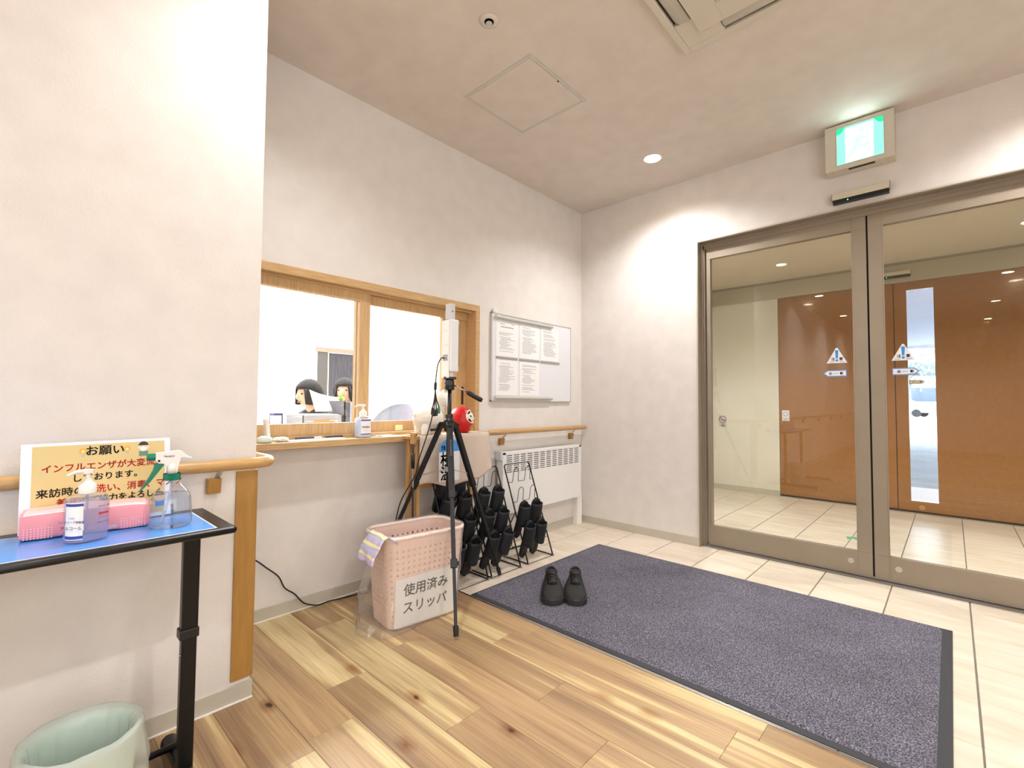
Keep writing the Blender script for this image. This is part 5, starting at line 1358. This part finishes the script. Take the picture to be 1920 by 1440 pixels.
m = MB(); m.grid(pack, 40, 40, closed=True, mfn=lambda i, j: (2 if i == 16 else (1 if 4 <= i <= 15 else 0)) if 1 <= j <= 38 else 0)
m.build('wrapper', ['tissue', 'tissue_l', 'white'], t, smooth=True)
m = MB()
for v in (0.0, 1.0): m.poly([pack(k/40, v) for k in range(40)], 0)
m.build('end_fold', 'tissue', t)
m = MB()
rnd = random.Random(2)
for ix in range(9):
    for iz in range(5):
        for s in (-1, 1):
            x = s*(LX-0.008-0.0058*ix); z = 0.006+0.0055*iz
            p = TP(x, -LY-0.0013, z); d_ = Vector((cs, sn, 0))*0.0013; m.poly([Vector(p)-d_-upz*0.0013, Vector(p)+d_-upz*0.0013, Vector(p)+d_+upz*0.0013, Vector(p)-d_+upz*0.0013])
o = m.build('printed_dots', 'tissue_l', t); o['kind'] = 'stuff'
m = MB(); m.text('200', 0.012, TP(0.045, -LY-0.0018, 0.008), (cs, sn, 0), upz, 0); m.text('TISSUE', 0.009, TP(0.0, -LY-0.0018, 0.012), (cs, sn, 0), upz, 0)
m.text('2 00', 0.010, TP(0.05, -0.02, LZ+0.0045), (cs, sn, 0), (-sn, cs, 0), 0); m.build('wrapper_print', 'white', t)
# laminated notice
t = thing('notice_board_sheet', 'laminated yellow notice with red and black Japanese text standing on the table', 'notice', (-3.156, -0.66, TZ))
NW, NH = 0.302, 0.218
nb = Vector((-3.306, -0.668, TZ+0.0016)); nr_ = Vector((1, 0.0, 0.010)).normalized(); nu_ = Vector((0, 0.19, 1)).normalized(); nn = nr_.cross(nu_).normalized()
def NP(a, b_, off=0.0): return nb + nr_*(a*NW) + nu_*(b_*NH) + nn*off
def nrect(m, a0, a1, b0, b1, off, mi): m.poly([NP(a0, b0, off), NP(a1, b0, off), NP(a1, b1, off), NP(a0, b1, off)], mi)
m = MB(); m.add([NP(a, b_, o_) for o_ in (-0.0004, 0.0004) for a, b_ in ((0, 0), (1, 0), (1, 1), (0, 1))], [(3, 2, 1, 0), (4, 5, 6, 7)]+[(i, (i+1) % 4, (i+1) % 4+4, i+4) for i in range(4)], 0)
nrect(m, 0.065, 0.955, 0.05, 0.965, 0.0008, 1)
m.build('laminated_sheet', ['laminate', 'yellow'], t)
m = MB()
def nt_(s_, a, b_, size, mi, al='C', bd=0.02, sx=1.0): m.text(s_, size*NH, NP(a, b_, 0.0013), nr_, nu_, mi, al, bd, sx)
nt_('お願い', 0.525, 0.84, 0.125, 0)
nt_('インフルエンザが大変流行', 0.535, 0.665, 0.100, 1, sx=0.96)
nt_('しております。', 0.535, 0.535, 0.096, 0)
nt_('来訪時の', 0.095, 0.385, 0.105, 0, 'L'); nt_('手洗い、消毒、マスク', 0.395, 0.385, 0.105, 1, 'L', sx=0.93)
nt_('着用', 0.215, 0.262, 0.105, 1, 'L'); nt_('のご協力をよろしく', 0.36, 0.262, 0.100, 0, 'L', sx=0.90)
nt_('お願いします。', 0.30, 0.135, 0.100, 0, 'L')
m.build('lettering', ['ink', 'redink'], t)
def disc(m, a, b_, ra, rb, off, mi, a0=0, a1=360, n=20): m.poly([NP(a+ra*math.cos(R(a0+(a1-a0)*k/n)), b_+rb*math.sin(R(a0+(a1-a0)*k/n)), off) for k in range(n+(1 if a1-a0 < 360 else 0))], mi)
m = MB()
for a in (0.375, 0.675):
    disc(m, a, 0.885, 0.026, 0.036, 0.0012, 0); disc(m, a, 0.880, 0.012, 0.020, 0.0014, 1); nrect(m, a-0.011, a+0.011, 0.820, 0.852, 0.0013, 2)
m.build('light_bulb_drawing', [mat('bulb_orange', (226, 168, 62), 0.5), mat('bulb_glow', (240, 214, 120), 0.5), mat('bulb_grey', (178, 178, 190), 0.5)], t)
def kid(a, b_, mask, shirt, neck=True):
    nrect(m, a-0.034, a+0.034, b_-0.115, b_-0.052, 0.0011, 3 if shirt == 'g' else 4)
    disc(m, a, b_, 0.036, 0.056, 0.0013, 0); disc(m, a-0.037, b_-0.004, 0.009, 0.014, 0.0012, 0); disc(m, a+0.037, b_-0.004, 0.009, 0.014, 0.0012, 0)
    disc(m, a, b_+0.012, 0.039, 0.060, 0.0015, 1, 20, 160); disc(m, a, b_+0.020, 0.038, 0.028, 0.0014, 1, 0, 180)
    if mask: disc(m, a, b_-0.020, 0.024, 0.030, 0.0016, 2)
    for s in (-1, 1): disc(m, a+s*0.014, b_+0.006, 0.0035, 0.004, 0.0018, 1, n=8)
m = MB(); kid(0.795, 0.895, True, 'g'); kid(0.915, 0.235, False, 'b'); kid(0.175, 0.13, False, 'b')
m.build('figure_drawing', [mat('drawing_skin', (246, 206, 176), 0.5), mat('drawing_hair', (52, 38, 32), 0.5), 'white', mat('drawing_green', (96, 136, 112), 0.5), mat('drawing_blue', (60, 130, 214), 0.5)], t)
MB().prism([(-0.012, 0), (0.045, 0), (0.0, 0.05)], lambda a, b_, tt: (-3.00+tt*0.02, -0.635+a*0.9, TZ+0.0012+b_*0.5), -0.4, 0.4).build('prop', 'black', t)

# ---- waste bin with bag
t = thing('waste_bin', 'small pale green waste bin lined with a whitish plastic bag under the table', 'bin', (-3.205, -0.885, 0))
bx, by = -3.197, -0.892
MB().lathe([(0.0, 0.0), (0.075, 0.0), (0.080, 0.004), (0.098, 0.255), (0.102, 0.258), (0.094, 0.256), (0.076, 0.008), (0.0, 0.008)], bx, by, 40).build('bin_shell', 'bin', t, smooth=True, autos=50)
def bagf(u, v):
    a = 2*PI*u; nz = mnoise.noise(Vector((math.cos(a)*2.2, math.sin(a)*2.2, v*3)))
    nz2 = mnoise.noise(Vector((math.cos(a)*6, math.sin(a)*6, v*2+5)))
    if v < 0.45:
        w = v/0.45; r_ = 0.060+0.026*w + (0.006*nz2+0.0018*math.sin(a*11+3*nz))*w; z = 0.03+0.225*w
    elif v < 0.6:
        w = (v-0.45)/0.15; r_ = 0.087+0.022*math.sin(w*PI/2)+0.003*nz2; z = 0.255+0.016*math.sin(w*PI)+0.004*nz
    else:
        w = (v-0.6)/0.4; r_ = 0.109+0.010*w+0.018*nz*w+0.010*nz2*w; z = 0.257-(0.115+0.03*nz)*w
    return (bx+r_*math.cos(a), by+r_*math.sin(a), z)
MB().grid(bagf, 96, 40, closed=True).build('bin_bag', 'binbag', t, smooth=True)

# ---- laundry basket
t = thing('laundry_basket', 'pink perforated plastic laundry basket marked for used slippers', 'basket', (-1.98, -0.42, 0))
ba = R(-7)
def rrect(u, hx_, hy_, rr):
    # point on a rounded rectangle, u in 0..1, evenly by length, starting at front middle going to +x
    sx2, sy2 = hx_-rr, hy_-rr; qa = PI*rr/2; P = 4*(sx2+sy2)+4*qa; s_ = (u % 1)*P
    segs = [('l', (0, -hy_), (1, 0), sx2), ('a', (sx2, -sy2), -90, qa), ('l', (hx_, -sy2), (0, 1), 2*sy2), ('a', (sx2, sy2), 0, qa), ('l', (sx2, hy_), (-1, 0), 2*sx2), ('a', (-sx2, sy2), 90, qa),
            ('l', (-hx_, sy2), (0, -1), 2*sy2), ('a', (-sx2, -sy2), 180, qa), ('l', (-sx2, -hy_), (1, 0), sx2)]
    for k, p, q, L_ in segs:
        if s_ <= L_+1e-9:
            if k == 'l': return (p[0]+q[0]*s_, p[1]+q[1]*s_)
            a = R(q)+s_/rr; return (p[0]+rr*math.cos(a), p[1]+rr*math.sin(a))
        s_ -= L_
    return (0, -hy_)
BCX, BCY = -1.985, -0.428; BH = 0.400
def BP(x, y, z): return (BCX+x*math.cos(ba)-y*math.sin(ba), BCY+x*math.sin(ba)+y*math.cos(ba), z)
def bsect(u, z, off=0.0):
    k = z/BH; x, y = rrect(u, 0.172+0.030*k+off, 0.104+0.024*k+off, 0.045+0.015*k+off)
    return BP(x, y, z)
NU, NV = 132, 46
rows = {}
def hskip(i, j): return 3 <= j <= 40 and j % 3 == 0 and i % 3 == 0
def zrow(j):     # narrow rows for holes
    base = j//3; r_ = j % 3; pitch = BH/ (NV/3)
    return min(BH, base*pitch + (0, 0.009, 0.018)[r_] )
def urow(i):
    base = i//3; r_ = i % 3; return (base + (0, 0.36, 0.68)[r_])/(NU/3)
m = MB(); m.grid(lambda u, v: bsect(urow(round(u*NU)), 0.004+zrow(round(v*NV))*0.985), NU, NV, closed=True, skip=hskip)
m.build('basket_wall', 'pink', t, smooth=False, solid=0.0028)
MB().poly([bsect(k/48, 0.004, -0.001) for k in range(48)]).build('basket_floor', 'pink', t, solid=0.003)
m = MB(); m.tube([Vector(bsect(k/72, BH, 0.003)) for k in range(73)], 0.0085, 10); m.build('rim', mat('basket_rim', (250, 232, 220), 0.35), t, smooth=True)
# paper sign on the front
fr0 = Vector(BP(-0.160, -0.1065, 0.012)); fx = Vector((math.cos(ba), math.sin(ba), 0)); fu = Vector((0.024/0.4*math.sin(ba), -0.024/0.4*math.cos(ba), 1)).normalized(); fn_ = fx.cross(fu).normalized()
def FPt(a, b_, off): return fr0 + fx*a + fu*b_ + fn_*off
m = MB(); m.add([FPt(a, b_, o_) for o_ in (0.0035, 0.0042) for a, b_ in ((0.0, 0.0), (0.315, 0.0), (0.318, 0.218), (-0.002, 0.212))], [(3, 2, 1, 0), (4, 5, 6, 7)]+[(i, (i+1) % 4, (i+1) % 4+4, i+4) for i in range(4)], 0)
m.text('使用済み', 0.058, FPt(0.150, 0.136, 0.0048), fx, fu, 1, bold=0.012, sx=0.98); m.text('スリッパ', 0.058, FPt(0.150, 0.058, 0.0048), fx, fu, 1, bold=0.012, sx=0.98)
m.build('paper_sign', ['paper', 'ink'], t)
# plastic bag around it
def bagg(u, v):
    # v 0: inside, over the rim, down outside to the floor
    if v < 0.12:
        w = v/0.12; p = Vector(bsect(u, BH-0.05+0.055*w, -0.006)); 
    elif v < 0.2:
        w = (v-0.12)/0.08; p = Vector(bsect(u, BH+0.005+0.010*math.sin(w*PI), -0.006+0.020*w))
    else:
        w = (v-0.2)/0.8; z = (BH)*(1-w)+0.003; p = Vector(bsect(u, max(0.003, z), 0.011))
    c = Vector(BP(0, 0, p.z)); d = (p-c); d.z = 0; d.normalize()
    ang = math.atan2(d.y, d.x)
    nz = mnoise.noise(Vector((d.x*3.5, d.y*3.5, p.z*5))); nz2 = mnoise.noise(Vector((d.x*14, d.y*14, p.z*16)))
    amt = 0.004*nz2 if v > 0.2 else 0.0015*nz2
    # slack gathers on the left (-x) side near the floor
    lw = max(0.0, -math.cos(ang+0.15))**2*max(0.0, (0.30-p.z)/0.30)**1.2 if v > 0.2 else 0
    p = p + d*(amt+0.100*lw*(1+0.5*nz)+0.014*lw*nz2)
    if v > 0.2: p.z += 0.014*lw*nz
    p.z = max(0.003, p.z)
    return p
MB().grid(bagg, 150, 60, closed=True).build('plastic_bag', 'film', t, smooth=True)
# towel hanging over the left rim
def towelf(u, v):
    # u across (along y), v from inside over rim to outside bottom
    yy = -0.130+0.155*u
    if v < 0.22: w = v/0.22; x = -0.155-0.045*w; z = BH-0.02+0.035*w
    elif v < 0.34: w = (v-0.22)/0.12; x = -0.200-0.022*w; z = BH+0.017-0.003*w
    else: w = (v-0.34)/0.66; x = -0.222-0.058*math.sin(w*1.35); z = BH+0.013-0.100*w
    n_ = mnoise.noise(Vector((u*3, v*4, 1.0)))
    p = Vector(BP(x+0.008*n_, yy-0.015*v, z+0.003*n_)); return p
m = MB(); m.grid(towelf, 24, 34, mfn=lambda i, j: 1 if j in (9, 10, 11, 18, 19, 27, 28) else (2 if j in (13, 14, 22, 23) else 0))
o = m.build('towel', ['towel_p', 'towel_y', mat('towel_blue', (196, 206, 226), 0.9)], smooth=True, solid=0.006, loc=BP(-0.2, -0.1, BH)); tag(o, 'folded lilac and yellow striped cloth hanging over the left rim of the pink basket', 'towel')

# ---- tripod with thermal camera
TC = Vector((-1.778, -0.411, 0))
t = thing('tripod', 'black camera tripod standing in front of the reception window', 'tripod', tuple(TC))
foot_az = [R(236), R(116), R(-4)]; feet = [(-2.013, -0.760), (-2.000, -0.040), (-1.375, -0.392)]
for k, ((fx_, fy_), lab) in enumerate(zip(feet, ('front', 'left', 'right'))):
    d = Vector((fx_-TC.x, fy_-TC.y, 0)); dn = d.normalized(); top = TC + dn*0.045 + Vector((0, 0, 0.872)); bot = Vector((fx_, fy_, 0.012))
    ax = bot-top
    p1 = top+ax*0.36; p2 = top+ax*0.69
    side = Vector((-dn.y, dn.x, 0))
    lg = MB()
    lg.bar(top-side*0.010, p1-side*0.010, 0.009, 0.022, upv=tuple(dn)); lg.bar(top+side*0.010, p1+side*0.010, 0.009, 0.022, upv=tuple(dn)); lg.bar(top, p1, 0.017, 0.014, upv=tuple(dn))
    lo = lg.build('leg', 'tripod', t, bevel=0.002)
    MB().bar(p1-ax*0.02, p2, 0.019, 0.017, upv=tuple(dn)).build('middle_section', 'tripod', lo, bevel=0.002)
    MB().bar(p2, bot-ax*0.03, 0.014, 0.012, upv=tuple(dn)).build('lower_section', 'tripod', lo, bevel=0.002)
    for c_ in (p1, p2): MB().bar(c_-ax*0.020, c_+ax*0.022, 0.030, 0.026, upv=tuple(dn)).bar(c_-ax*0.008+side*0.018, c_+ax*0.012+side*0.018, 0.008, 0.018, upv=tuple(dn)).build('flip_lock', 'black', lo, bevel=0.003)
    MB().tube([bot-ax*0.045, bot-ax*0.03, bot], [0.012, 0.012, 0.0105], 12).build('foot', 'rubber', lo, smooth=True, autos=40)
MB().tube([TC+Vector((0, 0, 0.50)), TC+Vector((0, 0, 1.085))], 0.0125, 14).build('centre_column', 'blackmet', t, smooth=True)
m = MB(); m.lathe([(0.019, 0.845), (0.026, 0.850), (0.027, 0.905), (0.021, 0.915), (0.020, 0.935), (0.013, 0.938)], TC.x, TC.y, 20)
for (fx_, fy_) in feet:
    dn = Vector((fx_-TC.x, fy_-TC.y, 0)).normalized(); m.bar(TC+dn*0.015+Vector((0, 0, 0.885)), TC+dn*0.055+Vector((0, 0, 0.868)), 0.032, 0.030)
m.build('spider', 'black', t, bevel=0.002)
m = MB()
cz = 0.655; m.tube([TC+Vector((0, 0, cz-0.012)), TC+Vector((0, 0, cz+0.012))], 0.019, 14)
for (fx_, fy_) in feet:
    d = Vector((fx_-TC.x, fy_-TC.y, 0)); dn = d.normalized(); top = TC+dn*0.045+Vector((0, 0, 0.872)); bot = Vector((fx_, fy_, 0.012)); q = top+(bot-top)*0.30
    m.bar(TC+Vector((0, 0, cz)), q, 0.010, 0.004)
m.build('spreader', 'steel', t)
m = MB(); cr = Vector((-0.84, 0.54, 0)); b0 = TC+Vector((0, 0, 0.890)); m.tube([b0+cr*0.02, b0+cr*0.050], 0.006, 10); m.tube([b0+cr*0.050, b0+cr*0.064-Vector((0, 0, 0.030))], 0.0045, 8); m.tube([b0+cr*0.062-Vector((0, 0, 0.032)), b0+cr*0.095-Vector((0, 0, 0.036))], 0.007, 10); m.build('crank', 'black', t, smooth=True, autos=40)
# pan head
hb = TC+Vector((0, 0, 1.075))
m = MB(); m.lathe([(0.018, 1.058), (0.026, 1.062), (0.026, 1.080), (0.020, 1.084)], TC.x, TC.y, 20); m.sphere(tuple(hb+Vector((0, 0, 0.022))), 0.026, 16, 12); m.build('pan_head', 'black', t, smooth=True, autos=40)
hs = Vector((math.cos(R(-38)), math.sin(R(-38)), 0))   # towards the right in view
m = MB(); m.bar(hb+Vector((0, 0, 0.045))-hs*0.030, hb+Vector((0, 0, 0.045))+hs*0.034, 0.046, 0.013); m.tube([hb+Vector((-0.02, -0.026, 0.018)), hb+Vector((-0.03, -0.04, 0.018))], 0.016, 16); m.build('plate_mount', 'black', t, bevel=0.002)
m = MB(); m.tube([hb+hs*0.018+Vector((0, 0, 0.012)), hb+hs*0.095-Vector((0, 0, 0.028))], 0.0035, 8); ph = m.build('pan_handle', 'steel', t, smooth=True)
MB().tube([hb+hs*0.090-Vector((0, 0, 0.026)), hb+hs*0.100-Vector((0, 0, 0.031)), hb+hs*0.160-Vector((0, 0, 0.064)), hb+hs*0.170-Vector((0, 0, 0.069))], [0.009, 0.0125, 0.0135, 0.010], 14).build('handle_grip', 'black', ph, smooth=True, autos=50)
# brand strip on the front leg
dn = Vector((feet[0][0]-TC.x, feet[0][1]-TC.y, 0)).normalized(); top = TC+dn*0.045+Vector((0, 0, 0.872)); bot = Vector((*feet[0], 0.012)); axn = (bot-top).normalized(); sd_ = Vector((-dn.y, dn.x, 0)); nrm = axn.cross(sd_).normalized()
if nrm.dot(dn) < 0: nrm = -nrm
MB().text('ENDURANCE', 0.014, top+axn*0.115+nrm*0.0135-sd_*0.004, axn, sd_, 0, bold=0.01).build('leg_print', mat('print_pale', (200, 200, 204), 0.5), t)
# thermal camera
t = thing('thermal_camera', 'slim white face-scan thermometer mounted on the black tripod', 'thermometer', tuple(TC+Vector((0, 0, 1.13))))
vd = Vector((math.cos(R(50.5)), math.sin(R(50.5)), 0)); vr = Vector((math.cos(R(-39.5)), math.sin(R(-39.5)), 0))
u_ax = (vr*0.82 + vd*0.57).normalized(); v_ax = Vector((-u_ax.y, u_ax.x, 0))
def DM(z): return Matrix(((u_ax.x, v_ax.x, 0, TC.x), (u_ax.y, v_ax.y, 0, TC.y), (0, 0, 1, z), (0, 0, 0, 1)))
m = MB(); m.box(-0.024, 0.032, -0.037, 0.037, 0.0, 0.272, mtx=DM(1.150)); cb = m.build('casing', mat('device_white', (224, 226, 230), 0.3), t, bevel=0.008)
MB().box(-0.029, -0.024, -0.032, 0.032, -0.03, 0.268, mtx=DM(1.150)).build('back_plate', 'white', t, bevel=0.003)
m = MB(); m.box(-0.018, 0.018, -0.020, 0.020, 0.272, 0.355, mtx=DM(1.150)); m.build('sensor_head', mat('device_grey', (200, 201, 204), 0.35), t, bevel=0.004)
MB().box(0.018, 0.020, -0.004, 0.004, 0.310, 0.318, mtx=DM(1.150)).box(-0.002, 0.003, -0.0212, -0.0195, 0.312, 0.318, mtx=DM(1.150)).build('sensor_lens', 'ink', t)
MB().box(-0.012, 0.012, -0.018, 0.018, -0.036, 0.0, mtx=DM(1.150)).build('mount_neck', 'white', t, bevel=0.002)
m = MB(); m.box(-0.0305, -0.0290, -0.026, 0.026, 0.140, 0.205, mtx=DM(1.150)); m.box(-0.0305, -0.0290, -0.024, 0.024, 0.215, 0.240, mtx=DM(1.150)); m.build('rating_label', 'paper', t)
MB().box(-0.0310, -0.0290, -0.020, 0.020, 0.060, 0.090, mtx=DM(1.150)).build('port_recess', 'darkgrey', t)
MB().box(0.032, 0.0335, -0.033, 0.033, 0.03, 0.24, mtx=DM(1.150)).build('screen', 'black', t)

# ---- power cord from the device to the floor
t = thing('power_cord', 'thin black cable with dangling plugs running from the thermometer down and along the wall', 'cable', (-1.85, -0.43, 0.9))
p0 = TC + Vector((0, 0, 1.222)) - u_ax*0.032
def off(dx, z): return TC + (-vr)*dx + Vector((0, 0, z)) - vd*0.03
m = MB(); m.tube(spline([p0, p0-u_ax*0.02+Vector((0, 0, -0.002)), off(0.060, 1.185), off(0.068, 1.12), off(0.070, 1.09)], 6), 0.0032, 8); m.build('upper_lead', 'black', t, smooth=True)
MB().tube([off(0.070, 1.098), off(0.070, 1.092), off(0.071, 1.062), off(0.071, 1.056)], [0.004, 0.0075, 0.0075, 0.004], 10).build('junction', 'black', t, smooth=True)
for k, (a, z_) in enumerate(((0.052, 0.962), (0.064, 0.950), (0.076, 0.948), (0.084, 0.955))):
    m = MB(); m.tube(spline([off(0.071, 1.060), off(0.070+(a-0.068)*0.35, 1.01), off(a, z_+0.012)], 5), 0.0030, 8); l_ = m.build('tail_lead', 'black', t, smooth=True)
    MB().tube([off(a, z_+0.014), off(a, z_-0.010), off(a, z_-0.024)], [0.0045, 0.0075, 0.0070], 8).build('plug', 'green' if k == 0 else 'black', l_, smooth=True, autos=40)
path = [off(0.084, 0.93), off(0.090, 0.90), off(0.112, 0.82), off(0.150, 0.70), off(0.165, 0.63), (-1.965, -0.27, 0.50), (-1.965, -0.22, 0.38), (-1.985, -0.17, 0.20), (-2.02, -0.10, 0.03), (-2.07, -0.045, 0.006), (-2.14, -0.035, 0.0045), (-2.21, -0.020, 0.0045), (-2.27, -0.022, 0.0045), (-2.33, -0.014, 0.03),
        (-2.375, -0.012, 0.085), (-2.42, -0.012, 0.125), (-2.45, -0.012, 0.185), (-2.50, -0.012, 0.235), (-2.56, -0.012, 0.29), (-2.64, -0.012, 0.33), (-2.70, -0.012, 0.34)]
MB().tube(spline(path, 7), 0.0030, 8).build('long_lead', 'black', t, smooth=True)
MB().box(-2.728, -2.686, -0.022, -0.0005, 0.30, 0.38).build('wall_plug', 'white', t, bevel=0.003)

# ---- odds and ends on the window sill
o = MB()
papers(o, -1.96, -1.86, -0.10, -0.04, 0.8102, 2, 5, 0.0008); papers(o, -1.97, -1.88, -0.06, -0.01, 0.812, 3, 6, 0.0008)
tag(o.build('paper_pile', 'paper', loc=(-1.92, -0.06, 0.81)), 'a few white sheets on the sill between the bottle and the plush animal', 'papers')
o = MB(); mt = Matrix.Translation((-2.30, -0.062, 0.8102)) @ Matrix.Rotation(0.02, 4, 'Z'); o.box(-0.15, 0.13, -0.035, 0.045, 0, 0.004, mtx=mt)
tag(o.build('form_sheets', 'paper', loc=(-2.3, -0.06, 0.81)), 'long white forms lying on the left half of the window sill', 'papers')
t = thing('pen', 'dark blue pen lying on the forms at the back of the window sill', 'pen', (-2.33, -0.02, 0.814))
MB().tube([(-2.39, -0.012, 0.8185), (-2.30, -0.014, 0.8185)], 0.0042, 8).build('barrel', mat('pen_dark', (84, 82, 104), 0.4), t); MB().tube([(-2.30, -0.014, 0.8185), (-2.262, -0.015, 0.8185)], 0.0048, 8).build('cap', 'white', t)
tag(MB().tube([(-2.24, -0.012, 0.8185), (-2.15, -0.010, 0.8185)], 0.0042, 8).build('marker_pen', mat('marker_dark', (70, 68, 82), 0.4), loc=(-2.2, -0.01, 0.81)), 'black marker lying on the forms, right of the blue pen', 'pen')
t = thing('desk_stand', 'white angled stand with round pale base at the left end of the sill', 'stand', (-2.54, -0.06, 0.81))
MB().lathe([(0.0, 0.811), (0.028, 0.811), (0.033, 0.818), (0.030, 0.832), (0.014, 0.840), (0.0, 0.841)], -2.545, -0.062, 24).build('base', mat('pale_mint', (212, 226, 222), 0.4), t, smooth=True)
m = MB(); m.prism([(0.0, 0.0), (0.016, 0.0), (0.004, 0.10), (-0.010, 0.10)], lambda a, b_, tt: (-2.530+a, -0.02+tt, 0.815+b_), -0.035, 0.0); m.build('arm', 'white', t, bevel=0.002)
o = MB(); 
def crump(d): return 1+0.35*mnoise.noise(d*3)
o.sphere((-2.475, -0.062, 0.822), 0.020, 16, 12, scale=(1.7, 0.9, 0.55), fn=crump); tag(o.build('crumpled_tissue', 'paper', loc=(-2.475, -0.06, 0.81)), 'crumpled white tissue on the sill beside the round pale base', 'tissue')
